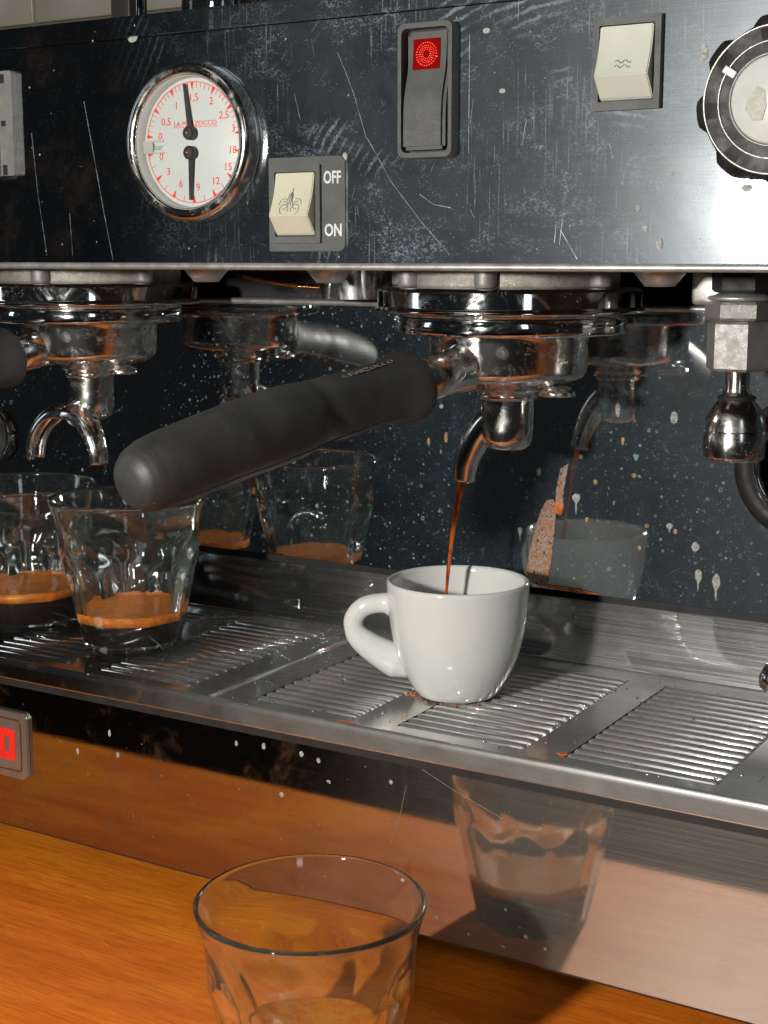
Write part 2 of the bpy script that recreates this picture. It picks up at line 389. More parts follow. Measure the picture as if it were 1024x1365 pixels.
# crema, coffee, stream, stain
t = NT('crema'); v = t.coord()
n1 = t.noise(v, 110, 6, .65, 1.2)
c = t.mix(t.ramp(n1, .32, .70), (.82, .17, .005), (.95, .34, .022))
c = t.mix(t.ramp(t.noise(v, 420, 3), .6, .72, 0, .5), c, (.30, .06, .006))
M['crema'] = t.done(t.bsdf(Base_Color=c, Roughness=.42, Normal=t.bump(t.noise(v, 900, 3), .3, .0004)))
M['coffee'] = simple('black_coffee', (.012, .004, .002), .08)
t = NT('coffee_stream'); v = t.coord()
c = t.mix(t.ramp(t.noise(t.coord((500, 500, 60)), 1, 3), .38, .68), (.22, .022, .004), (.66, .16, .02))
M['stream'] = t.done(t.bsdf(Base_Color=c, Roughness=.10, Coat_Weight=.6))
t = NT('coffee_splash_stain'); v = t.coord()
n1 = t.noise(v, 900, 4, .6, .8); n2 = t.noise(t.coord((1, 1, 1), (.1, 0, .1)), 500, 3)
c = t.mix(t.ramp(n1, .42, .58), (.30, .26, .22), (.31, .11, .04))
c = t.mix(t.ramp(n2, .60, .66), c, (.05, .03, .03))
M['stain'] = t.done(t.bsdf(Base_Color=c, Roughness=.7, Normal=t.bump(n1, .6, .0006)))
M['drip'] = simple('orange_drip', (.52, .13, .025), .3, 0, .4, 500)
M['ochre'] = simple('ochre_drip', (.30, .19, .07), .5, 0, .5, 500)

# ================================================================== SETTING
cnt = obj('counter', box(nb(), -1.6, 1.2, -.188, .80, -.04, 0, .003), M['wood'], None, kind='structure')
obj('floor', box(nb(), -4, 4, -4, 1.2, -.95, -.92), M['floor'], kind='structure')
wallo = obj('wall', box(nb(), -3.2, 1.6, .805, .86, -.92, 2.2), M['grout'], kind='structure')
bm = nb()
for k in range(16):
    x = rnd.uniform(-.38, .12); y = rnd.uniform(-.18, .0); a = rad(rnd.uniform(-35, 60)); l = rnd.uniform(.004, .018)
    q = Vector((-math.sin(a), math.cos(a), 0)) * .00012; p0 = Vector((x, y, .0001)); p1 = p0 + Vector((math.cos(a), math.sin(a), 0)) * l
    bm.faces.new([bm.verts.new(p) for p in (p0 - q, p1 - q, p1 + q, p0 + q)])
obj('counter_scratch', bm, simple('wood_scratch', (.70, .36, .09), .6), cnt, smooth=False, kind='stuff')
tw, th = .151, .151
t0 = None
for i in range(-3, 5):
    for j in range(-1, 3):
        x0 = -.985 + i * tw; z0 = .602 + j * th
        if t0 is None:
            b = box(nb(), x0 + .002, x0 + tw - .002, .797, .8055, z0 + .002, z0 + th - .002, .0015, 2)
            t0 = obj('tile', b, M['tile'], wallo); first = (x0, z0)
        else:
            o = t0.copy(); link(o); o.location = (x0 - first[0], 0, z0 - first[1]); o.parent = wallo

# ================================================================== MACHINE BODY
X0, X1 = -.75, .42
mach = thing('espresso_machine', 'scratched stainless steel espresso machine with gauge, rocker switches and two groups', 'coffee machine', (-.1, .2, 0))
PY = -.005
# control panel: front sheet with rolled bottom and bent top strip, as one swept profile
def sweep_x(prof, x0, x1, nx=1):
    bm = nb(); cols = []
    for i in range(nx + 1):
        x = x0 + (x1 - x0) * i / nx
        cols.append([bm.verts.new((x, y, z)) for y, z in prof])
    for A, B in zip(cols, cols[1:]):
        for k in range(len(prof) - 1): bm.faces.new((A[k], A[k + 1], B[k + 1], B[k]))
    bmesh.ops.recalc_face_normals(bm, faces=bm.faces)
    return bm
prof = [(PY, .3292)] + [(PY, z) for z in (.4285,)]
b = sweep_x([(PY, .3286), (PY, .4287)], X0, X1)
o = obj('control_panel', b, M['panel'], mach, smooth=False, uv=True)
if o.data.polygons[0].normal.y > 0: o.data.flip_normals()
# top strip: slightly proud bent edge
lipp = [(PY, .4291), (PY - .0012, .4297), (PY - .0012, .4375), (PY - .0004, .4387), (PY + .002, .4392), (.38, .4392), (.38, .33)]
o = obj('top_cover', sweep_x(lipp, X0, X1), M['panel'], mach, smooth=False, uv=True)
lipp = [(PY - .0001, .3288), (PY - .0008, .3281), (PY - .0011, .3272), (PY - .0008, .3263), (PY + .0004, .3257), (PY + .003, .3257), (PY + .003, .327)]
obj('bottom_edge', sweep_x(lipp, X0, X1), M['edge'], mach, uv=True)
obj('underside', box(nb(), X0, X1, PY + .0035, .38, .3262, .328), M['dark'], mach, smooth=False)
obj('rear_body', box(nb(), X0, X1, .150, .38, .045, .3255), M['dark'], mach, smooth=False)
# backsplash sheet with a bright folded top
o = obj('backsplash', sweep_x([(.138, .163), (.138, .3055)], X0, X1), M['splash'], mach, smooth=False, uv=True)
if o.data.polygons[0].normal.y > 0: o.data.flip_normals()
obj('backsplash_top_edge', sweep_x([(.1378, .3055), (.1365, .3062), (.1362, .3075), (.1372, .3086), (.1395, .3088), (.149, .3088)], X0, X1), M['edge'], mach)
obj('rear_gap_strip', box(nb(), X0, X1, .1405, .1495, .1635, .3050), M['dark'], mach, smooth=False)
# lower front panel
o = obj('lower_front_panel', sweep_x([(.002, .0300), (.002, .1160)], X0, X1), M['front'], mach, smooth=False, uv=True)
if o.data.polygons[0].normal.y > 0: o.data.flip_normals()
obj('panel_bottom_fold', sweep_x([(.002, .0300), (.0022, .0290), (.0032, .0284), (.012, .0284)], X0, X1), M['darkedge'], mach)  # fold coloured dark to paint the shadow line under the machine
obj('base', box(nb(), X0, X1, .006, .38, .032, .108), M['dark'], mach, smooth=False)
for fx in (-.62, .34):
    obj('foot', lathe(nb(), [(0, 0), (.02, 0), (.02, .004), (.016, .03), (0, .03)], (fx, .06, 0), 24), M['dark'], mach)

# --- scratches, dried drops on the panel (flat marks)
bm = nb()
def P2(p): return p
for pts, w in ((((-.1846, .4029), (-.1800, .380), (-.1745, .352), (-.1698, .3300)), .00030),
               (((-.044, .4152), (-.040, .407), (-.036, .398), (-.030, .380)), .00018),
               (((-.0295, .380), (-.018, .362), (-.004, .346), (.0099, .3321)), .00020),
               (((-.2185, .390), (-.216, .362), (-.2115, .332)), .0002),
               (((-.0045, .3567), (.002, .3525), (.010, .3510)), .00022),
               (((.018, .418), (.018, .372)), .00018),
               (((.0585, .3420), (.066, .3305)), .00020),
               (((-.196, .352), (-.195, .332)), .00015),
               (((-.066, .400), (-.063, .389)), .0002)):
    stroke(bm, pts, w, PY - .00002, .00005)
for k in range(16):
    x = rnd.uniform(-.06, .115); z = rnd.uniform(.331, .426); l = rnd.uniform(.002, .011); s = rnd.uniform(-.002, .002)
    stroke(bm, ((x, z), (x + s, z + l)), rnd.uniform(.00006, .00013), PY - .00002, .00004)
obj('scratch', bm, M['scratch'], mach, smooth=False, kind='stuff')
def blob(bm, x, z, rx, rz, y, t=.0002, n=14, wob=.15, tail=0):
    P = []
    for k in range(n):
        a = 2 * PI * k / n; w = 1 + rnd.uniform(-wob, wob)
        dz = rz * math.sin(a) * w; 
        if tail and dz < 0: dz *= (1 + tail * abs(math.sin(a)) ** 3)
        P.append((x + rx * math.cos(a) * w * (1 - (.55 if tail and math.sin(a) < -.6 else 0)), z + dz))
    a = [bm.verts.new((p[0], y, p[1])) for p in P]
    b2 = [bm.verts.new((x + (p[0] - x) * .75, y - t, z + (p[1] - z) * .75)) for p in P]
    for k in range(n): bm.faces.new((a[k], b2[k], b2[(k + 1) % n], a[(k + 1) % n]))
    bm.faces.new(b2)
bm = nb()
for x, z, rx, rz in ((.1138, .4045, .0018, .0031), (-.1541, .4300, .0031, .0028), (-.0405, .3730, .0012, .0018),
                     (.0255, .4187, .0016, .0011), (.0327, .3955, .0014, .0009), (-.0905, .3745, .0010, .0016), (.0995, .3360, .0013, .0022), (.0935, .3420, .0012, .0014), (.0905, .3495, .0010, .0012), (.1320, .3560, .0020, .0012), (.103, .3620, .001, .0008)):
    blob(bm, x, z, rx, rz, PY - .0002, .0002, 16, .06)
for k in range(70):
    x = rnd.uniform(-.22, .14); z = rnd.uniform(.331, .437); r = rnd.uniform(.00018, .00045)
    blob(bm, x, z, r, r * rnd.uniform(.8, 1.6), PY - .0013 if z > .429 else PY - .00005, .0001, 7)
obj('dried_drop', bm, M['spot'], mach, smooth=False, kind='stuff')
# splashes on the lower panel
bm = nb()
for x, z, rx, rz in ((-.092, .1035, .0011, .0016), (-.0705, .1035, .0012, .0014), (-.061, .1020, .0010, .0014), (-.108, .102, .0009, .0014),
                     (-.188, .0935, .0009, .0018), (-.183, .083, .0010, .0016), (-.210, .0800, .0008, .0018), (-.0555, .093, .0012, .0007), (-.055, .0925, .0007, .0005),
                     (-.082, .0815, .0013, .0012), (-.022, .0990, .0009, .0012), (.002, .040, .001, .0009), (.018, .036, .0007, .0008), (.046, .042, .001, .0010), (.036, .052, .0008, .0007), (.055, .0385, .0007, .0007), (.035, .0345, .0012, .0004)):
    blob(bm, x, z, rx, rz, .0019, .0001, 12, .12)
for k in range(60):
    x = rnd.uniform(-.25, .12); z = rnd.uniform(.032, .112); r = rnd.uniform(.00012, .0003)
    blob(bm, x, z, r, r, .0019, .0001, 6)
stroke(bm, ((-.006, .1080), (.011, .1010), (.034, .0930)), .00010, .0019, .00005)
stroke(bm, ((-.014, .099), (-.017, .085), (-.022, .070)), .00009, .0019, .00005)
obj('dried_drop', bm, M['spot'], mach, smooth=False, kind='stuff', label='dried water drops on lower front panel')
# stains on the backsplash
Yb = .1378
bm = nb()
def poly_patch(bm, P, y, t=.00025):
    a = [bm.verts.new((x, y, z)) for x, z in P]; cx = sum(p[0] for p in P) / len(P); cz = sum(p[1] for p in P) / len(P)
    b2 = [bm.verts.new((cx + (x - cx) * .93, y - t, cz + (z - cz) * .97)) for x, z in P]
    n = len(P)
    for k in range(n): bm.faces.new((a[k], b2[k], b2[(k + 1) % n], a[(k + 1) % n]))
    bm.faces.new(b2)
SP = [(-.0213, .1655), (-.0205, .1760), (-.0178, .1900), (-.0135, .2040), (-.0105, .2092), (-.0070, .2100), (-.0050, .2070), (-.0055, .1950), (-.0068, .1800), (-.0085, .1700), (-.0090, .1640)]
poly_patch(bm, SP, Yb)
SP2 = [(-.0056, .2030), (-.0052, .2150), (-.0030, .2260), (.0015, .2290), (.0005, .2230), (-.0012, .2120), (-.0005, .2060), (-.003, .2025)]
poly_patch(bm, SP2, Yb - .0003)
obj('coffee_splash', bm, M['stain'], mach, smooth=False, label='speckled brown dried coffee splash on the mirror backsplash')
bm = nb()
for x, z, rx, rz, tl in ((-.0035, .2055, .0022, .0035, 0), (-.0015, .1645, .013, .0008, 0), (.008, .1637, .012, .0007, 0)):
    blob(bm, x, z, rx, rz, Yb - .0006, .0003, 18, .15)
obj('coffee_drip', bm, M['drip'], mach, smooth=False, kind='stuff')
bm = nb()
for x, z, rx, rz in ((-.0690 + .0, .2378, .0010, .0028), (-.0795, .2350, .0010, .0020), (.0078, .2330, .0012, .0014), (.0160, .2205, .0012, .0014), (.0365, .2255, .0013, .0013), (.044, .2010, .0012, .0012), (.0585, .1995, .0010, .0013), (.012, .2010, .001, .0013), (.0405, .1895, .001, .0013), (.030, .242, .0010, .002)):
    blob(bm, x, z, rx, rz, Yb - .0002, .0002, 12, .12)
obj('ochre_drop', bm, M['ochre'], mach, smooth=False, kind='stuff')
bm = nb()
for x, z, rx, rz, tl in ((-.0120 + .018, .2120, .0022, .0020, 3.5), (.0710, .1790, .0018, .0032, 1.6), (.0800, .1770, .0020, .0040, 1.5), (-.0150, .2235, .0014, .0022, 0), (.0560, .2550, .0018, .0030, 0), (-.0720, .254, .0012, .0012, 0), (.0270, .2580, .0013, .004, 0), (-.0250, .1920, .0013, .0018, 2.0), (.0555, .2020, .0016, .0014, 1.5), (.0690, .1930, .0020, .0022, 0)):
    blob(bm, x, z, rx, rz, Yb - .0002, .0002, 16, .10, tl)
obj('dried_drop', bm, M['spot'], mach, smooth=False, kind='stuff', label='dried water drops on backsplash')
# small round screw head on the backsplash
b = lathe(nb(), [(0, .0030), (.0020, .0028), (.0038, .0018), (.0044, 0)], (-.1248, .138, .1741), 24, frame((0, -1, 0)))
obj('screw_head', b, M['chrome'], mach)
# black ringed round port at far right of the backsplash
F_ = frame((0, -1, 0))
o = obj('round_port', lathe(nb(), [(.0345, 0), (.0345, .0020), (.0335, .0028), (.0255, .0028), (.0250, .0020)], (.1215, .138, .2350), 64, F_), M['black_gloss'], mach)
obj('port_ring', lathe(nb(), [(.0249, .0002), (.0249, .0040), (.0235, .0046), (.0222, .0040), (.0222, .0002)], (.1215, .138, .2350), 64, F_), M['chrome'], o)
obj('port_disc', lathe(nb(), [(0, .0010), (.0221, .0010), (.0221, 0)], (.1215, .138, .2350), 64, F_), M['splash'], o)
# small round dial at the far left of the backsplash
dc = Vector((-.4005, .1375, .2196))
o = obj('round_dial', lathe(nb(), [(0, .0040), (.0160, .0040), (.0160, 0)], dc, 48, F_), M['knobwhite'], mach)
obj('dial_rim', lathe(nb(), [(.0161, .0002), (.0161, .0050), (.0172, .0056), (.0186, .0040), (.0190, 0)], dc, 48, F_), M['chrome'], o)

# ------------------------------------------------------------------ gauge
def facing(bm): return bm
G = Vector((-.1192, PY, .3815))
g = obj('pressure_gauge', lathe(nb(), [(.0350, .0000), (.0353, .0012), (.0350, .0028), (.0346, .0050), (.0342, .0066), (.0334, .0078), (.0322, .0085), (.0308, .0086), (.0295, .0080), (.0289, .0070), (.0288, .0050), (.0288, -.0010)], G, 96, F_), M['bezel'], mach)
GY = PY - .0020
obj('inner_wall', lathe(nb(), [(.0287, .0068), (.0283, .0062), (.0280, .0018)], G, 96, F_), M['dial'], g)
obj('dial_face', lathe(nb(), [(0, 0), (.0272, 0), (.0276, -.0003), (.0287, -.0005)], (G.x, GY, G.z), 96, F_), M['dial'], g)
bm = nb()
c1 = (G.x, G.z + .0040); c2 = (G.x, G.z - .0045); R = .0262
# scale arcs (upper 0-3 bar, lower 0-18 bar) on one circle of radius R around the dial centre
def onc(a, r=R): return (G.x + r * math.cos(rad(a)), G.z + r * math.sin(rad(a)))
FYp = GY - .00005
stroke(bm, [onc(a) for a in range(174, 5, -4)], .0003, FYp)
stroke(bm, [onc(a) for a in range(188, 355, 4)], .0003, FYp)
def tri(bm, a, r0=R, r1=R - .0036, w=4.2):
    p = [onc(a - w / 2, r0), onc(a + w / 2, r0), onc(a, r1)]
    F3 = [bm.verts.new((x, FYp - .0001, z)) for x, z in p]; bm.faces.new(F3)
nmaj = 6
for k in range(nmaj + 1):
    a = 172 - 164 * k / nmaj; tri(bm, a)
    if k < nmaj:
        for q in range(1, 5):
            aa = a - 164 / nmaj * q / 5; stroke(bm, [onc(aa), onc(aa, R - .0026)], .00022, FYp)
for k in range(nmaj + 1):
    a = 190 + 160 * k / nmaj; tri(bm, a)
    if k < nmaj: aa = a + 160 / nmaj / 2; stroke(bm, [onc(aa), onc(aa, R - .0026)], .00022, FYp)
bmesh.ops.recalc_face_normals(bm, faces=bm.faces)
obj('scale_marks', bm, M['red'], g, smooth=False)
bm = nb()
for s_, px, py in (('0', 320, 602), ('0,5', 360, 505), ('1', 428, 397), ('1,5', 538, 348), ('2', 647, 380), ('2,5', 725, 480), ('3', 780, 572), ('18', 773, 718), ('15', 743, 832), ('12', 667, 925), ('9', 555, 965), ('6', 445, 938), ('3', 368, 850), ('0', 323, 745)):
    join(bm, textmesh(s_, .0046, (G.x + (px - 530) / 295 * R, FYp, G.z - (py - 655) / 415 * R), xs=1.0))
join(bm, textmesh('LA MARZOCCO', .0030, (G.x + .0012, FYp, G.z + .0082), xs=1.12))
stroke(bm, ((G.x - .0112, G.z + .0068), (G.x + .0137, G.z + .0068)), .00022, FYp)
obj('numerals', bm, M['red'], g, smooth=False)
bm = nb()
box(bm, G.x - .0290, G.x - .0165, GY - .0008, GY - .0003, G.z + .0010, G.z + .0016, 0)
box(bm, G.x - .0290, G.x - .0165, GY - .0008, GY - .0003, G.z - .0040, G.z - .0034, 0)
box(bm, G.x - .0290, G.x - .0225, GY - .0008, GY - .0003, G.z - .0034, G.z + .0010, 0)
obj('bar_tab', bm, M['bar'], g, smooth=False)
obj('bar_lettering', textmesh('bar', .0040, (G.x - .0200, FYp, G.z - .0013)), M['greyprint'], g, smooth=False)
for (cx, cz), ang, L in ((c1, 98, .0215), (c2, 268, .0205)):
    bm = nb(); d = Vector((math.cos(rad(ang)), math.sin(rad(ang)))); q = Vector((-d.y, d.x)); p0 = Vector((cx, cz)) + d * .002; p1 = Vector((cx, cz)) + d * L
    Pn = [p0 + q * .0012, p1 + q * .0006, p1 - q * .0006, p0 - q * .0012]
    extr(bm, [(p.x, p.y) for p in Pn], GY - .0022, GY - .0016)
    lathe(bm, [(0, .0046), (.0024, .0044), (.0030, .0036), (.0030, .0012), (0, .0012)], (cx, GY, cz), 32, F_)
    ndl = obj('needle', bm, M['blackprint'], g, smooth=False)
    obj('pivot', lathe(nb(), [(0, .0052), (.0006, .0050), (.0008, .0045)], (cx, GY, cz), 16, F_), M['copper'], g)
# thin glass pane of the gauge
# ------------------------------------------------------------------ steam switch (cream) with ON/OFF plate
def rocker(bm, x0, x1, z0, z1, yb, yt_top, yt_bot, ybreak=.32):
    """paddle: side profile in (y,z) extruded in x. top edge near panel, bulging out toward the bottom"""
    h = z1 - z0
    prof = [(yb, z1), (yt_top, z1)]
    for k in range(1, 9):
        s = k / 8; zz = z1 - h * (1 - ybreak) * s
        prof.append((yt_top + (yt_bot - yt_top) * s - .0010 * math.sin(PI * s) * -1, zz))
    prof += [(yb - .0012, z0 + .0005), (yb, z0)]
    A = [bm.verts.new((x0, y, z)) for y, z in prof]; B = [bm.verts.new((x1, y, z)) for y, z in prof]; n = len(prof)
    bm.faces.new(A); bm.faces.new(B[::-1])
    for k in range(n): bm.faces.new((A[k], B[k], B[(k + 1) % n], A[(k + 1) % n]))
    bmesh.ops.recalc_face_normals(bm, faces=bm.faces)
    es = [e for e in bm.edges if e.calc_face_angle(0) > rad(25)]
    bmesh.ops.bevel(bm, geom=es, offset=.0004, segments=2, affect='EDGES')
    return bm
sw = obj('rocker_switch', ringplate(nb(), rrect(-.0770, -.0515, .3372, .3702, .0006), rrect(-.0748, -.0537, .3400, .3672, .0003), PY - .0030, PY), M['grey_plate'], mach, smooth=False, label='cream rocker switch with steam symbol and ON OFF plate')
obj('label_plate', extr(nb(), rrect(-.0790, -.0400, .3338, .3734, .0012, rs=(.0032, .0008, .0008, .0032)), PY - .0012, PY), M['grey_plate'], sw, smooth=False)
obj('switch_well', box(nb(), -.0748, -.0537, PY - .0016, PY - .0012, .3400, .3672), M['dark'], sw, smooth=False)
pd_ = rocker(nb(), -.0743, -.0543, .3404, .3668, PY - .0015, PY - .0030, PY - .0085)
obj('paddle', pd_, M['cream'], sw, smooth=False)
b = textmesh('OFF', .0072, (-.0462, PY - .00125, .3643), xs=.70, bold=.00016); join(b, textmesh('ON', .0072, (-.0458, PY - .00125, .3424), xs=.78, bold=.00016))
obj('lettering', b, M['whiteprint'], sw, smooth=False)
def padface(y_top, y_bot, z1, z0, brk=.32):
    h = z1 - z0
    def f(z):
        s = (z1 - z) / (h * (1 - brk)); return y_top + (y_bot - y_top) * s + .0010 * math.sin(PI * min(1, s))
    return f
def on_pad(bm, f, lines, w):
    for L in lines:
        pts = [Vector((x, f(z) - .00012, z)) for x, z in L]
        tube(bm, pts, w, 5)
    return bm
f = padface(PY - .0030, PY - .0085, .3668, .3404)
cx, cz = -.0643, .3525
L = [arc(cx - .0028, cz - .0010, .0021, -30, 250, 14), arc(cx - .0030, cz + .0006, .0016, 120, -120, 12), arc(cx + .0028, cz - .0010, .0021, 210, -70, 14), arc(cx + .0030, cz + .0006, .0016, 60, 300, 12),
     arc(cx - .0034, cz + .0012, .0022, 60, 190, 8), arc(cx + .0034, cz + .0012, .0022, 120, -10, 8),
     [(cx - .0010, cz + .001), (cx - .0002, cz + .0062)], [(cx + .0010, cz + .001), (cx + .0006, cz + .0056)], [(cx - .0020, cz + .0022), (cx - .0010, cz + .0056)], [(cx + .0001, cz + .0002), (cx + .0004, cz + .0080)]]
obj('steam_symbol', on_pad(nb(), f, L, .00016), M['greyprint'], sw)
# second pale switch
sw = obj('rocker_switch', ringplate(nb(), rrect(.0718, .0985, .3855, .4192, .0004), rrect(.0742, .0962, .3887, .4163, .0003), PY - .0030, PY), M['grey_plate'], mach, smooth=False, label='pale rocker switch with a double wave symbol')
obj('switch_well', box(nb(), .0742, .0962, PY - .0008, PY - .0002, .3887, .4163), M['dark'], sw, smooth=False)
obj('paddle', rocker(nb(), .0746, .0956, .3891, .4159, PY - .0008, PY - .0030, PY - .0085), M['cream2'], sw, smooth=False)
f = padface(PY - .0030, PY - .0085, .4159, .3891)
L = []
for dz in (0, -.0018):
    L.append([(.0842 + .0062 * k / 16 - .0031 + .0012, .4025 + dz + .0005 * math.sin(k / 16 * 4 * PI * .98)) for k in range(17)])
obj('wave_symbol', on_pad(nb(), f, L, .00022), M['greyprint'], sw)
# big black rocker with red lens
sw = obj('rocker_switch', ringplate(nb(), rrect(-.0110, .0137, .3708, .4230, .0030), rrect(-.0094, .0121, .3728, .4210, .0024), PY - .0068, PY), M['black_plastic'], mach, smooth=False, label='tall black rocker switch with glowing red lens')
obj('switch_well', box(nb(), -.0095, .0122, PY - .0012, PY - .0004, .3726, .4212), M['dark'], sw, smooth=False)
# paddle: S-shaped profile, pressed at the top
prof = []
zt, zb_ = .4200, .3738
for k in range(21):
    s = k / 20; z = zt + (zb_ - zt) * s
    y = PY - .0030 - .0048 * (1 / (1 + math.exp(-(s - .42) * 12)))
    prof.append((y, z))
bm = nb(); prof = [(PY - .001, zt)] + prof + [(PY - .001, zb_)]
A = [bm.verts.new((-.0086, y, z)) for y, z in prof]; B = [bm.verts.new((.0108, y, z)) for y, z in prof]; n = len(prof)
bm.faces.new(A); bm.faces.new(B[::-1])
for k in range(n): bm.faces.new((A[k], B[k], B[(k + 1) % n], A[(k + 1) % n]))
bmesh.ops.recalc_face_normals(bm, faces=bm.faces)
bmesh.ops.bevel(bm, geom=[e for e in bm.edges if e.calc_face_angle(0) > rad(40)], offset=.0014, segments=4, affect='EDGES')
pad = sharp(obj('paddle', bm, M['black_plastic'], sw), 30)
def ly(z):
    s = (zt - z) / (zt - zb_); return PY - .0030 - .0048 * (1 / (1 + math.exp(-(s - .42) * 12)))
lx0, lx1, lz0, lz1 = -.0056, .0068, .4052, .4172
bm = nb(); rows = []
for k in range(7):
    z = lz1 + (lz0 - lz1) * k / 6
    rows.append([bm.verts.new((x, ly(z) - .0004, z)) for x in (lx0, lx1)])
for a, b2 in zip(rows, rows[1:]): bm.faces.new((a[0], b2[0], b2[1], a[1]))
bmesh.ops.recalc_face_normals(bm, faces=bm.faces)
obj('red_lens', bm, M['lens'], sw, smooth=False)
bm = nb(); cx, cz = (lx0 + lx1) / 2, (lz0 + lz1) / 2
for ring, (nn, r) in enumerate(((14, .0018), (20, .0026), (24, .0034), (26, .0045))):
    for k in range(nn):
        a = 2 * PI * k / nn; x = cx + r * math.cos(a); z = cz + r * math.sin(a)
        if ring < 3 or (abs(x - cx) < .0058 and abs(z - cz) < .0046):
            s = .00026 if ring < 3 else .00034
            bmesh.ops.create_icosphere(bm, subdivisions=1, radius=s, matrix=Matrix.Translation((x, ly(z) - .0005, z)))
obj('lens_facets', bm, M['glow'], sw, kind='stuff')
# ------------------------------------------------------------------ steam knob (far right)
KC = Vector((.1467, PY, .3845)); 
bm = nb()
n = 128; rings = []
def lobe(a, r): # scalloped outline with eight flat topped lobes
    s = math.cos(a * 8 / 1.0); return r * (1 + .045 * max(-1, min(1, 2.2 * s)))
for h, rb in ((.002, .0275), (.004, .0283), (.015, .0283), (.0185, .0270)):
    rings.append([bm.verts.new(KC + Vector((lobe(2 * PI * k / n, rb) * math.cos(2 * PI * k / n + .12), -h, lobe(2 * PI * k / n, rb) * math.sin(2 * PI * k / n + .12)))) for k in range(n)])
last = [bm.verts.new(KC + Vector((.0245 * math.cos(2 * PI * k / n + .12), -.0205, .0245 * math.sin(2 * PI * k / n + .12)))) for k in range(n)]
rings.append(last)
last2 = [bm.verts.new(KC + Vector((.0165 * math.cos(2 * PI * k / n + .12), -.0203, .0165 * math.sin(2 * PI * k / n + .12)))) for k in range(n)]
rings.append(last2)
for A, B in zip(rings, rings[1:]):
    for k in range(n): bm.faces.new((A[k], A[(k + 1) % n], B[(k + 1) % n], B[k]))
bm.faces.new(rings[0]); bm.faces.new(rings[-1])
bmesh.ops.recalc_face_normals(bm, faces=bm.faces)
kn = sharp(obj('steam_knob', bm, M['black_gloss'], mach, label='black scalloped knob with white cap'), 30)
obj('outer_ring', lathe(nb(), [(.0253, .0200), (.0253, .0208), (.0249, .0211), (.0245, .0208), (.0245, .0203)], KC, 96, F_), M['edge'], kn)
obj('inner_ring', lathe(nb(), [(.0200, .0202), (.0200, .0209), (.0197, .0211), (.0194, .0209), (.0194, .0202)], KC, 96, F_), M['edge'], kn)
obj('white_cap', lathe(nb(), [(0, .0224), (.0140, .0222), (.0148, .0216), (.0150, .0200)], KC, 96, F_), M['knobwhite'], kn)
obj('cap_rim', lathe(nb(), [(.0151, .0202), (.0151, .0215), (.0158, .0215), (.0161, .0202)], KC, 96, F_), M['nut'], kn)
a = rad(148)
bm = box(nb(), -.0024, .0024, -.0008, .0008, -.0013, .0013, .0003)
bmesh.ops.transform(bm, matrix=Matrix.Translation(KC + Vector((.0186 * math.cos(a), -.0212, .0186 * math.sin(a)))) @ Matrix.Rotation(-a, 4, 'Y'), verts=bm.verts)
obj('pointer_mark', bm, M['whiteprint'], kn)
bm = nb()
lp = [(-.0070, -.0070), (-.0095, -.003), (-.0085, .001), (-.0055, .0045), (-.003, .0030), (-.0020, -.002), (-.0035, -.0070)]
extr(bm, [(KC.x + x, KC.z + z) for x, z in lp], KC.y - .0227, KC.y - .0221)
lp = [(.0, .001), (-.001, .009), (.004, .013), (.007, .006), (.005, .001)]
extr(bm, [(KC.x + x, KC.z + z) for x, z in lp], KC.y - .0227, KC.y - .0221)
obj('leaf_print', bm, M['leafprint'], kn, smooth=False)
# bracket at far left of the panel
bk = obj('side_bracket', extr(nb(), rrect(-.262, -.2272, .3702, .4192, .0012), PY - .0035, PY), M['bracket'], mach, smooth=False)
obj('raised_plate', extr(nb(), rrect(-.262, -.2360, .3690, .4200, .0030), PY - .0075, PY - .0036), M['bracket'], bk, smooth=False)
for z0, h in ((.4135, .0042), (.3935, .0026), (.3705, .0048)):
    obj('notch', box(nb(), -.2345, -.2318, PY - .0039, PY - .0034, z0, z0 + h), M['dark'], bk, smooth=False)
# ------------------------------------------------------------------ lower badge with the red letter
bd = obj('badge', extr(nb(), rrect(-.330, -.2440, .0583, .0945, .0042), -.0004, .0018), M['badge'], mach, smooth=False, label='grey metal badge with red letter')
obj('groove', ringplate(nb(), rrect(-.327, -.2475, .0620, .0910, .0028), rrect(-.3262, -.2483, .0628, .0902, .0022), -.0006, -.0003), M['bronze'], bd, smooth=False)
obj('letter_O', ringplate(nb(), rrect(-.2640, -.2520, .0680, .0850, .0020), rrect(-.2595, -.2560, .0725, .0812, .0006), -.0008, -.0003), M['redlabel'], bd, smooth=False)
# ------------------------------------------------------------------ caps under the body, cables
for x, y in ((-.1615, .055), (-.0925, .062), (.0775, .055)):
    obj('underside_cap', lathe(nb(), [(0, -.0072), (.0062, -.0070), (.0112, -.0010), (.0112, 0)], (x, y, .3262), 32), M['edge'], mach)
obj('copper_pipe', tube(nb(), smoothpath([(-.20, .132, .322), (-.16, .133, .316), (-.12, .133, .3145), (-.09, .133, .3150)], 6), .0016, 10), M['copper'], mach)
obj('boiler_sleeve', lathe(nb(), [(.021, -.016), (.022, 0)], (-.108, .115, .3262), 32), M['chromedirty'], mach)

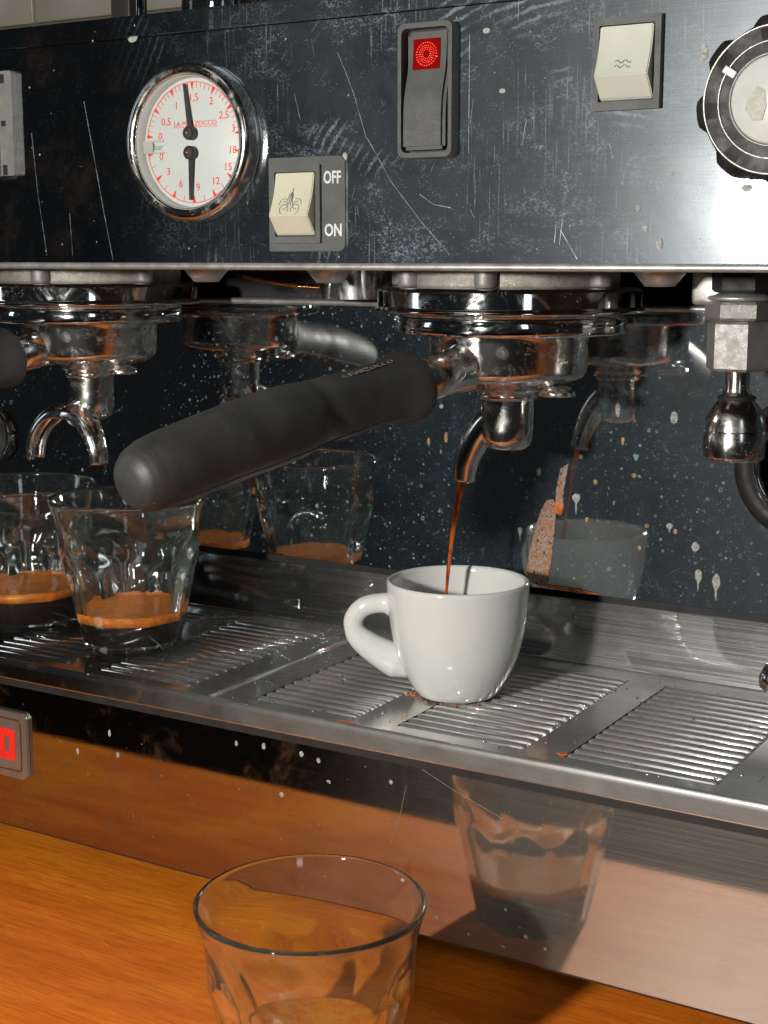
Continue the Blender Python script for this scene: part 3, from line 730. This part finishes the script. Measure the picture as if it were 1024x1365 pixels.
# ------------------------------------------------------------------ group heads (parts of the machine)
def group_head(gx, gy, idx):
    gp = obj('group_head', lathe(nb(), [(.0500, .3262), (.0500, .3195), (.0496, .3178), (0, .3178)], (gx, gy, 0), 96), M['cast'], mach)
    # flared chrome bell ring with a lower lip
    b = lathe(nb(), [(.0500, .3182), (.0555, .3182), (.0573, .3174), (.0577, .3160), (.0577, .3098), (.0580, .3088), (.0588, .3080), (.0588, .3071), (.0578, .3066), (.0545, .3064)], (gx, gy, 0), 128)
    # two lug ears
    for v in b.verts:
        a = math.atan2(v.co.y - gy, v.co.x - gx); r = math.hypot(v.co.x - gx, v.co.y - gy)
        w = max(0, 1 - (abs((a - rad(200) + PI) % (2 * PI) - PI) / rad(11)) ** 4) + max(0, 1 - (abs((a - rad(22) + PI) % (2 * PI) - PI) / rad(11)) ** 4)
        if r > .052:
            k = 1 + .045 * w; v.co.x = gx + (v.co.x - gx) * k; v.co.y = gy + (v.co.y - gy) * k
    obj('bell_ring', b, M['chrome'], gp)
    obj('gasket_ring', lathe(nb(), [(.0540, .3063), (.0520, .3060), (.0505, .3057), (.0505, .3052)], (gx, gy, 0), 96), M['chromedirty'], gp)
    for a in (238, 285, 345, 190):
        obj('locating_pin', lathe(nb(), [(.0048, .3262), (.0048, .3200), (.0044, .3186), (0, .3184)], (gx + .0520 * math.cos(rad(a)), gy + .0520 * math.sin(rad(a)), 0), 24), M['nut'], gp)
group_head(0.0, .070, 0)
group_head(-.254, .070, 1)

# ------------------------------------------------------------------ portafilters
def portafilter(gx, gy, spout, label, so=0.0):
    t_ = thing('portafilter', label, 'portafilter', (gx, gy, .2440), 'portafilters locked in the groups')
    c = (gx, gy, 0)
    b = lathe(nb(), [(.0470, .3050), (.0500, .3050), (.0507, .3042), (.0507, .2990), (.0503, .2978), (.0490, .2972), (.0380, .2972)], c, 96)
    for v in b.verts:
        a = math.atan2(v.co.y - gy, v.co.x - gx); r = math.hypot(v.co.x - gx, v.co.y - gy)
        w = max(0, 1 - (abs((a - rad(8) + PI) % (2 * PI) - PI) / rad(16)) ** 4) + max(0, 1 - (abs((a - rad(188) + PI) % (2 * PI) - PI) / rad(16)) ** 4)
        if r > .040: k = 1 + .06 * w; v.co.x = gx + (v.co.x - gx) * k; v.co.y = gy + (v.co.y - gy) * k
    obj('rim', b, M['chrome'], t_)
    obj('basket_body', lathe(nb(), [(.0372, .2972), (.0368, .2960), (.0362, .2940), (.0360, .2810), (.0352, .2785), (.0325, .2765), (.0260, .2745), (.0180, .2722), (.0142, .2705), (.0140, .2690), (0, .2690)], c, 96), M['chromedirty'], t_)
    obj('spout_collar', lathe(nb(), [(.0140, .2692), (.0143, .2684), (.0137, .2674), (.0130, .2668)], c, 48), M['chromedirty'], t_)
    obj('spout_barrel', lathe(nb(), [(.0122, .2670), (.0121, .2540), (.0118, .2490), (.0106, .2458), (.0082, .2440), (.0040, .2432), (0, .2430)], c, 48), M['chromedirty'], t_)
    obj('clip_lug', lathe(nb(), [(0, .2700), (.0080, .2700), (.0085, .2708), (.0080, .2722), (.0060, .2740), (0, .275)], (gx + .0275, gy - .006, 0), 24), M['chromedirty'], t_)
    u = Vector((-.025, -.1565, -.0247)).normalized()
    S = Vector((gx - .0120, gy - .0670, .2776)) - u * so
    p = [S - u * .045, S - u * .034, S - u * .022, S + u * .002]
    obj('neck', tube(nb(), p, [.0128, .0108, .0095, .0090], 32), M['chromedirty'], t_)
    # handle profile (distance, radius)
    hp = [(0, .0010), (.0002, .0095), (.0012, .0142), (.0035, .0163), (.0070, .0169), (.0110, .0164), (.0180, .0148), (.0270, .0138), (.0400, .0136), (.0540, .0141), (.0640, .0143), (.0720, .0146), (.0790, .0153), (.0870, .0157), (.1050, .0158), (.1250, .0154), (.1450, .0149), (.1560, .0146), (.1640, .0139), (.1700, .0124), (.1735, .0103), (.1757, .0070), (.1766, .0030), (.1768, 0.0)]
    Fr = frame(u)
    b = nb(); n = 48; rings = []
    hp = [(h * .905, r_ * .975) for h, r_ in hp]
    # dense resample
    hs = []
    for (h0, r0), (h1, r1) in zip(hp, hp[1:]):
        for k in range(3): hs.append((h0 + (h1 - h0) * k / 3, r0 + (r1 - r0) * k / 3))
    hs.append(hp[-1])
    bend = lambda h: .0050 * math.sin(PI * min(1, h / .17)) * 1.0
    for h, r in hs:
        if r < 1e-6: rings.append([b.verts.new(S + Fr @ Vector((0, 0, h)))]); continue
        R_ = []
        for k in range(n):
            a = 2 * PI * k / n
            # finger grooves on the underside, slight oval
            gro = 0
            if h > .02: gro = .0017 * math.exp(-((h - .062) / .008) ** 2) * (.5 + .5 * math.cos(a * 1.0 + .8))
            q = Vector(((r - gro) * math.cos(a), (r - gro) * math.sin(a) * .97, 0))
            w = S + Fr @ (q + Vector((0, 0, h))) + Vector((0, 0, bend(h) * .5))
            R_.append(b.verts.new(w))
        rings.append(R_)
    for A, B in zip(rings, rings[1:]):
        for k in range(n):
            if len(B) == 1: b.faces.new((A[k], A[(k + 1) % n], B[0]))
            else: b.faces.new((A[k], A[(k + 1) % n], B[(k + 1) % n], B[k]))
    b.faces.new(rings[0][::-1]); bmesh.ops.recalc_face_normals(b, faces=b.faces)
    obj('handle', b, M['rubber'], t_)
    want = Vector((.45, -.50, -.55)); a = max((2 * PI * k / 90 for k in range(90)), key=lambda q: (Fr @ Vector((math.cos(q), math.sin(q), 0))).dot(want))
    sp_ = []
    for h, r in hs:
        if .010 < h < .157: sp_.append(S + Fr @ Vector((r * .995 * math.cos(a), r * .995 * math.sin(a) * .97, h)) + Vector((0, 0, bend(h) * .5)))
    obj('mould_seam', tube(nb(), sp_, .00028, 6), M['rubber'], t_)
    if spout == 'single':
        nrm_ = (Vector((.30, -.45, 1.0)) - u * Vector((.30, -.45, 1.0)).dot(u)).normalized(); xa = -u; ya = nrm_.cross(xa)
        tb = textmesh('LA MARZOCCO', .0036, (0, 0, 0), depth=.00015, xs=1.35)
        M3 = Matrix((xa, nrm_ * -1, ya)).transposed().to_4x4()
        bmesh.ops.transform(tb, matrix=Matrix.Translation(S + u * .034 + nrm_ * .0136 + Vector((0, 0, .0015))) @ M3, verts=tb.verts)
        obj('raised_lettering', tb, M['griptext'], t_, smooth=False)
        path = smoothpath([(gx + .002, gy, .2600), (gx - .0080, gy - .001, .2560), (gx - .0155, gy - .0012, .2475), (gx - .0205, gy - .001, .2370), (gx - .0226, gy, .2275)], 8)
        rs = [.0084 - .0032 * (k / (len(path) - 1)) ** .8 for k in range(len(path))]
        b = tube(nb(), path, rs, 28)
        obj('single_spout', b, M['chromedirty'], t_)
    else:
        # twin spout: two open channels curving down from a saddle in front of the barrel
        for s, nm in ((-1, 'spout_channel'), (1, 'spout_channel')):
            cx_, cy_, cz_ = gx - .004, gy - .0150, .2445
            path = smoothpath([(cx_ - s * .001, cy_ + .003, cz_ + .0015), (cx_ + s * .0085, cy_ + .001, cz_ + .0010), (cx_ + s * .0165, cy_ - .001, cz_ - .0050), (cx_ + s * .0215, cy_ - .002, cz_ - .0140), (cx_ + s * .0225, cy_ - .002, cz_ - .0230)], 6)
            b = nb(); rings = []; m_ = len(path)
            for i, pnt in enumerate(path):
                tdir = (path[min(i + 1, m_ - 1)] - path[max(i - 1, 0)]).normalized()
                side = Vector((0, -1, 0)); outn = side.cross(tdir).normalized() * s
                r = .0092 - .0034 * i / (m_ - 1); th = .0016
                L_ = []
                for k in range(15):
                    a = rad(-100 + 200 * k / 14); L_.append(pnt + side * math.sin(a) * r + outn * (-math.cos(a)) * r * .8 * -1)
                for k in range(14, -1, -1):
                    a = rad(-100 + 200 * k / 14); L_.append(pnt + side * math.sin(a) * (r - th) + outn * math.cos(a) * (r - th) * .8)
                rings.append([b.verts.new(q) for q in L_])
            for A, B in zip(rings, rings[1:]):
                for k in range(30): b.faces.new((A[k], A[(k + 1) % 30], B[(k + 1) % 30], B[k]))
            b.faces.new(rings[0]); b.faces.new(rings[-1]); bmesh.ops.recalc_face_normals(b, faces=b.faces)
            obj(nm, b, M['chromedirty'], t_)
        obj('spout_bridge', tube(nb(), smoothpath([(gx, gy - .004, .2520), (gx - .002, gy - .010, .2490), (gx - .004, gy - .0150, .2462)], 6), [.0065] * 13, 20), M['chromedirty'], t_)
    return t_
portafilter(0.0, .070, 'single', 'portafilter with single spout and long black rubber handle above the white cup')
portafilter(-.254, .070, 'double', 'portafilter with curved twin spout above the two coffee glasses', .018)
# coffee stream from the spout
S0 = Vector((-.0228, .0700, .2280)); pts = []; rs = []
for k in range(22):
    s = k / 21; pts.append(S0 + Vector((-.0100 * (1 - (1 - s) ** 1.7), 0, -.0860 * s ** 1.15))); rs.append(.0019 - .0009 * min(1, s * 2.2) - .0002 * s + .00012 * math.sin(k * 1.7))
tag(obj('coffee_stream', tube(nb(), pts, rs, 14), M['stream']), 'thin reddish brown coffee stream falling from the single spout into the cup', 'coffee stream')

# ------------------------------------------------------------------ steam / water nozzle on the right
nz = thing('water_nozzle', 'hanging hex nut fitting with bell shaped chrome nozzle', 'nozzle', (.1045, .080, .2450))
c = (.1045, .080, 0)
def hexprism(bm, c, r, z0, z1, rot=0, ch=.0012):
    prof = [(r * .90, z0), (r, z0 + ch), (r, z1 - ch), (r * .90, z1)]
    rings = []
    for rr, z in prof:
        rings.append([bm.verts.new((c[0] + rr * math.cos(rad(60 * k + rot)), c[1] + rr * math.sin(rad(60 * k + rot)), z)) for k in range(6)])
    for A, B in zip(rings, rings[1:]):
        for k in range(6): bm.faces.new((A[k], A[(k + 1) % 6], B[(k + 1) % 6], B[k]))
    bm.faces.new(rings[0][::-1]); bm.faces.new(rings[-1]); bmesh.ops.recalc_face_normals(bm, faces=bm.faces)
    return bm
obj('top_nut', hexprism(nb(), c, .0135, .3165, .3262, 12), M['dark'], nz, smooth=False)
obj('washer', lathe(nb(), [(0, .3165), (.0090, .3165), (.0135, .3150), (.0140, .3138), (.0120, .3130), (0, .3130)], c, 40), M['edge'], nz)
obj('lock_nut', hexprism(nb(), c, .0148, .3048, .3128, 14), M['nut'], nz, smooth=False)
obj('hex_body', hexprism(nb(), c, .0140, .2835, .3046, 2), M['nut'], nz, smooth=False)
obj('stem', lathe(nb(), [(.0052, .2836), (.0052, .2745), (.0060, .2725)], c, 32), M['nozzle'], nz)
obj('bell', lathe(nb(), [(.0058, .2745), (.0064, .2725), (.0078, .2705), (.0100, .2680), (.0118, .2650), (.0128, .2615), (.0133, .2580)], c, 64), M['nozzle'], nz)
obj('seal_ring', lathe(nb(), [(.0070, .2728), (.0082, .2722), (.0082, .2712), (.0070, .2706)], c, 40), M['dark'], nz)
obj('nozzle_cup', lathe(nb(), [(.0133, .2578), (.0135, .2574), (.0135, .2470), (.0131, .2456), (.0120, .2450), (.0105, .2452), (.0100, .2470), (0, .2470)], c, 64), M['nozzle'], nz)
# small bracket block left of the nozzle, under the body
obj('side_block', box(nb(), .0840, .0985, .075, .092, .3110, .3262, .002), M['edge'], mach)
# tip of the steam wand at the right edge
sw_ = thing('steam_wand', 'slanted chrome steam wand tip at the right edge above the tray', 'steam wand', (.139, .030, .160))
d = Vector((.018, .004, .030)).normalized()
p0 = Vector((.1395, .030, .1630))
obj('wand_tube', tube(nb(), [p0 + d * .004, p0 + d * .09], .0052, 24), M['chrome'], sw_)
obj('wand_tip', tube(nb(), [p0 - d * .004, p0 - d * .001, p0 + d * .0045], [.0034, .0055, .0062], 24), M['nozzle'], sw_)

# ------------------------------------------------------------------ drip tray
TZ = .124
tray = thing('drip_tray', 'long stainless drip tray with ribbed slots under the cup and glasses', 'drip tray', (-.1, .07, .108))
groups = [(-.528, -.470), (-.448, -.385), (-.366, -.305), (-.284, -.2200), (-.2000, -.1405), (-.1010, -.0435), (-.0220, .0410), (.0597, .1262), (.1460, .2080), (.228, .29)]
xs = [X0]; 
for a, b2 in groups: xs += [a, b2]
xs += [X1]
ys = [-.0010, .0070, .1290, .1425]
bm = nb()
for i in range(len(xs) - 1):
    for j in range(3):
        if i % 2 == 1 and j == 1: 
            x0, x1, y0, y1 = xs[i], xs[i + 1], ys[1], ys[2]
            P = [(x0, y0), (x1, y0), (x1, y1), (x0, y1)]
            for k in range(4):
                a, b2 = P[k], P[(k + 1) % 4]
                bm.faces.new([bm.verts.new(q) for q in ((*a, TZ), (*b2, TZ), (*b2, TZ - .006), (*a, TZ - .006))])
            continue
        bm.faces.new([bm.verts.new(q) for q in ((xs[i], ys[j], TZ), (xs[i + 1], ys[j], TZ), (xs[i + 1], ys[j + 1], TZ), (xs[i], ys[j + 1], TZ))])
bmesh.ops.remove_doubles(bm, verts=bm.verts, dist=1e-6)
obj('tray_plate', bm, M['tray'], tray, smooth=False, uv=True)
obj('front_edge', sweep_x([(-.0010, TZ), (-.0016, TZ + .0005), (-.0026, TZ + .0006), (-.0036, TZ + .0001), (-.0041, TZ - .0010), (-.0043, TZ - .0024), (-.0043, TZ - .0030), (-.0043, TZ - .0091), (-.0043, TZ - .0094), (-.0040, TZ - .0098), (-.0036, TZ - .0099), (-.0010, TZ - .0099)], X0, X1), M['tray'], tray, uv=True)
obj('rear_upstand', sweep_x([(.1425, TZ), (.1436, TZ + .0003), (.1440, TZ + .0012), (.1440, .1570), (.1436, .1580), (.1420, .1584)], X0, X1), M['traylip'], tray, uv=True)
obj('catch_pan', box(nb(), X0, X1, .0, .143, .109, .1145), M['dark'], tray, smooth=False)
for x in (-.1215, -.4590, .2180):
    obj('joint_strip', sweep_x([(0, 0)] * 2, 0, 1) if False else box(nb(), x - .0011, x + .0011, .0, .142, TZ - .0005, TZ + .0011, .0005), M['tray'], tray, uv=True)
# ribs
def rib_bm(x0, x1, yc):
    bm = nb(); w = .00245; n = 8; st = []
    L = x1 - x0
    for s, k in ((0, .25), (.0012, .75), (.003, 1), (L - .003, 1), (L - .0012, .8), (L, .35)):
        st.append([bm.verts.new((x0 + s, yc + w * k ** .5 * math.cos(PI * q / n), TZ - .0022 + (.0031 * k) * math.sin(PI * q / n) ** .8)) for q in range(n + 1)])
    for A, B in zip(st, st[1:]):
        for q in range(n): bm.faces.new((A[q], A[q + 1], B[q + 1], B[q]))
    bm.faces.new(st[0]); bm.faces.new(st[-1][::-1])
    bmesh.ops.recalc_face_normals(bm, faces=bm.faces); return bm
pitch = .00762
for a, b2 in groups[2:9]:
    first_r = None
    for k in range(16):
        y = .0108 + pitch * k
        if first_r is None: first_r = obj('rib', rib_bm(a - .0008, b2 + .0008, y), M['tray'], tray, uv=True)
        else:
            o = first_r.copy(); link(o); o.parent = tray; o.location = (0, y - .0108, 0)
# stains on the tray
bm = nb()
def zblob(bm, x, y, rx, ry, z=TZ + .00025, n=16, wob=.25, t=.0003):
    P = [(x + rx * math.cos(2 * PI * k / n) * (1 + rnd.uniform(-wob, wob)), y + ry * math.sin(2 * PI * k / n) * (1 + rnd.uniform(-wob, wob))) for k in range(n)]
    a = [bm.verts.new((*p, z - .0002)) for p in P]; b2 = [bm.verts.new((x + (p[0] - x) * .8, y + (p[1] - y) * .8, z + t)) for p in P]
    for k in range(n): bm.faces.new((a[k], a[(k + 1) % n], b2[(k + 1) % n], b2[k]))
    bm.faces.new(b2)
zblob(bm, .0580, .0095, .0022, .0018, z=TZ + .0004)
zblob(bm, -.0455, -.0004, .0060, .0011, z=TZ + .0002)
for k in range(34):
    a = rnd.uniform(PI * .9, PI * 1.9); r = .0185 + abs(rnd.gauss(0, .003)); zblob(bm, -.0225 + r * math.cos(a), .0645 + r * math.sin(a), rnd.uniform(.0002, .0007), rnd.uniform(.0002, .0005), n=7)
for k in range(40):
    zblob(bm, rnd.choice((-.122, -.033, .050, -.03)) + rnd.gauss(0, .006), rnd.uniform(.004, .13), rnd.uniform(.0001, .0004), rnd.uniform(.0001, .0003), n=6)
obj('coffee_speck', bm, M['drip'], tray, smooth=False, kind='stuff')
bm = nb()
for k in range(160):
    zblob(bm, rnd.uniform(-.30, .14), rnd.uniform(.002, .135), rnd.uniform(.0002, .0007), rnd.uniform(.0002, .0006), n=8, t=.0004, z=TZ + .0002)
obj('water_bead', bm, M['chrome'], tray, kind='stuff')

# ------------------------------------------------------------------ cup
CC = Vector((-.0208, .0620, TZ + .0014)); H = .0535
cup = thing('espresso_cup', 'white ceramic espresso cup catching the coffee stream', 'cup', CC)
out = [(0, .0022), (.0150, .0022), (.0162, .0002), (.0178, 0), (.0194, .0010), (.0222, .0048), (.0262, .0120), (.0294, .0200), (.0316, .0290), (.0329, .0380), (.0336, .0460), (.0339, .0515), (.0337, .0530), (.0330, .0537), (.0320, .0535), (.0312, .0525)]
inn = [(.0307, .0500), (.0302, .0420), (.0290, .0320), (.0268, .0230), (.0230, .0140), (.0170, .0075), (.0080, .0048), (0, .0044)]
def dense(P, n=4):
    Q = smoothpath([(r, h, 0) for r, h in P], n); return [(max(0, q.x), q.y) for q in Q]
prf = [(0, .0022), (.0150, .0022)] + dense(out[2:] + inn, 3)
prf[-1] = (0, prf[-1][1])
obj('cup_body', lathe(nb(), [(a_, b_ * 1.035) for a_, b_ in prf], CC, 128), M['ceramic'], cup)
hd = Vector((-.90, -.44, 0)).normalized()
def hpnt(r, z): return CC + hd * r + Vector((0, 0, z))
path = smoothpath([hpnt(.0290, .0425), hpnt(.0365, .0434), hpnt(.0450, .0412), hpnt(.0498, .0350), hpnt(.0485, .0280), hpnt(.0425, .0225), hpnt(.0350, .0180), hpnt(.0265, .0138), hpnt(.0170, .0108)], 8)
m_ = len(path); rs = []
for k in range(m_):
    s = k / (m_ - 1)
    q_ = .0047 + .0028 * (1 - min(1, s / .14)) ** 2 + .0036 * max(0, min(1, (s - .45) / .38)) ** .9
    rs.append(q_ - .0050 * max(0, (s - .84) / .16))
side = Vector((0, 0, 1)).cross(hd)
obj('handle', tube(nb(), path, rs, 28, sx=1.0, side=hd.cross(Vector((0, 0, 1)))), M['ceramic'], cup)
obj('coffee', lathe(nb(), [(0, .0165), (.0232, .0163)], CC, 64), M['crema'], cup)

# ------------------------------------------------------------------ faceted glasses
def picardie(c, S, label, group, rot=0, fill=.019, film=True):
    """S = rim radius"""
    t_ = thing('tumbler', label, 'glass', c, group)
    c = Vector(c); Ht = S * 1.95; NF = 9; n = 9 * 18; tw = .0021
    def ap(f): return S * (.600 + .405 * min(f, .60) + .16 * max(0, f - .60))   # apothem of the facets
    def rr(f):  # round envelope: follows the facet corners below, flares to the rim above
        if f < .56: return ap(f) * 1.052
        P = [(.56, ap(.56) * 1.052 / S), (.62, .898), (.68, .897), (.74, .900), (.82, .915), (.90, .948), (.96, .980), (.985, 1.0), (1, .995)]
        for (a, x), (b_, y) in zip(P, P[1:]):
            if f <= b_:
                q = (f - a) / (b_ - a); return (x + (y - x) * q) * S
        return P[-1][1] * S
    def rf(f, th):  # facets, very slightly hollow, leaving the round wall in an arch near the top
        al = (th % (2 * PI / NF)) - PI / NF; u_ = al / (PI / NF)
        a_ = ap(f) + S * 1.1 * max(0, f - .50) ** 1.35 * .55
        return a_ / math.cos(al) - S * .012 * (1 - u_ * u_)
    bm = nb(); rings = []
    hs = [0, .006, .02, .04, .07, .10, .15, .2, .26, .32, .38, .44, .5, .54, .57, .6, .62, .64, .66, .68, .70, .72, .75, .79, .83, .87, .91, .94, .965, .98, .992]
    def add(fr):
        R_ = []
        for k in range(n):
            th = 2 * PI * k / n
            r, z = fr(th); R_.append(bm.verts.new(c + Vector((r * math.cos(th + rot), r * math.sin(th + rot), z))))
        rings.append(R_)
    # underside with a shallow punt
    def rin0(f): return min(rr(f) - tw, (ap(f) if f < .62 else ap(.62) + (rr(f) - ap(.62)) * min(1, (f - .62) / .15)) - tw * (1 + .6 * max(0, .6 - f)))
    bm_c0 = bm.verts.new(c + Vector((0, 0, .0022)))
    add(lambda th: (.30 * S, .0021)); add(lambda th: (.48 * S, .0014)); add(lambda th: (.55 * S, .0002))
    for f in hs:
        def fr(th, f=f):
            a, b_ = rr(f), rf(f, th); k = .0004
            h = max(0, min(1, .5 + .5 * (b_ - a) / k)); r = b_ * (1 - h) + a * h - k * h * (1 - h)
            if f < .006: r -= .0012
            return (r, f * Ht)
        add(fr)
    add(lambda th: (rr(1) - .0006, Ht)); add(lambda th: (rr(1) - .0014, Ht)); 
    for f in (.985, .94, .88, .8, .7, .6, .5, .4, .3, .22, .17):
        add(lambda th, f=f: (rin0(f), f * Ht))
    fl = .055
    add(lambda th: (.58 * S, fl * Ht * 1.1)); add(lambda th: (.45 * S, fl * Ht)); add(lambda th: (.22 * S, fl * Ht))
    cc = bm.verts.new(c + Vector((0, 0, fl * Ht)))
    for A, B in zip(rings, rings[1:]):
        for k in range(n): bm.faces.new((A[k], A[(k + 1) % n], B[(k + 1) % n], B[k]))
    for k in range(n):
        bm.faces.new((bm_c0, rings[0][(k + 1) % n], rings[0][k])); bm.faces.new((cc, rings[-1][k], rings[-1][(k + 1) % n]))
    bmesh.ops.recalc_face_normals(bm, faces=bm.faces)
    gb = obj('glass_body', bm, M['glass'], t_)
    # coffee and crema inside (a hair clear of the wall)
    def rin(z):
        r = rin0(z / Ht)
        return r + .0003
    z0 = fl * Ht - .0003; zc = fill; ck = S * .12
    obj('coffee', lathe(nb(), [(0, z0), (.455 * S, z0), (.585 * S, fl * Ht * 1.1 - .0002), (rin(.17 * Ht), .17 * Ht), (rin(max(zc - .0001, .172 * Ht)), max(zc - .0001, .172 * Ht)), (0, zc - .0001)], c, 96), M['coffee'], t_)
    b = lathe(nb(), [(0, zc), (rin(zc), zc), (rin(zc + ck), zc + ck), (rin(zc + ck) - .0008, zc + ck + .0003), (rin(zc + ck) - .0020, zc + ck), (0, zc + ck - .0002)], c, 96)
    obj('crema', b, M['crema'], t_)
    if film:
        # uneven film of crema clinging to the rear wall above the surface
        b = nb(); A = []
        m_ = 60
        for k in range(m_ + 1):
            th = rad(15 + 150 * k / m_); e = math.sin(PI * k / m_) ** .35
            hh = S * (.06 + .012 * math.sin(k * .35 + 1) + .008 * math.sin(k * 1.3)) * e
            col = []
            for q in range(4):
                z = zc + ck + hh * q / 3; r = rin(z) - .0001
                col.append(b.verts.new(c + Vector((r * math.cos(th), r * math.sin(th), z))))
            A.append(col)
        for P, Q in zip(A, A[1:]):
            for q in range(3): b.faces.new((P[q], Q[q], Q[q + 1], P[q + 1]))
        obj('crema_film', b, M['crema'], t_)
    return t_
G1 = 'faceted tumblers with a shot of espresso'
picardie((-.2124, .0490, TZ + .0017), .0415, 'faceted tumbler holding espresso on the tray beneath the handle end', G1, rot=.10, fill=.0160)
picardie((-.2960, .0560, TZ + .0017), .0415, 'faceted tumbler holding espresso cut by the left edge of the photo', G1, rot=.33, fill=.0175)
picardie((.0017, -.0985, .0002), .0450, 'large faceted tumbler standing on the wooden counter in front of the machine', G1, rot=.22, fill=.0210, film=False)

# ------------------------------------------------------------------ things on top, behind
rail = thing('cup_rail', 'metal rail posts standing on top of the machine', 'rail', (-.35, .21, .439))
for x in (-.3300, -.2560):
    obj('post', tube(nb(), [(x, .21, .4385), (x, .21, .62)], .0030, 16), M['chrome'], rail)
obj('rail_bar', tube(nb(), [(-.336, .21, .56), (.40, .21, .56)], .0030, 16), M['chrome'], rail)
tag(obj('dark_pillar', box(nb(), -.3560, -.3405, .212, .23, .4395, .70, .001), M['post']), 'narrow dark upright post beside the cup rail', 'post')
for x, y, r, lab in ((-.2930, .245, .030, 'upturned glass on top of the machine between the rail posts'), (-.215, .25, .032, 'upturned glass on top of the machine behind the bright post')):
    tt = thing('stacked_glass', lab, 'glass', (x, y, .4395), 'upturned glasses on top of the machine')
    obj('glass_body', lathe(nb(), [(r, 0), (r * 1.0, .002), (r * .8, .06), (r * .72, .078), (0, .08), (0, .070), (r * .66, .068), (r * .9, .002), (r, 0)], (x, y, .4395), 40), M['glass'], tt)
tag(obj('brown_cup', lathe(nb(), [(0, 0), (.022, 0), (.030, .02), (.036, .06), (.036, .062), (.034, .06), (.028, .02), (0, .004)], (-.262, .305, .4395), 48), M['drip']), 'brown cup standing behind the upturned glasses', 'cup')
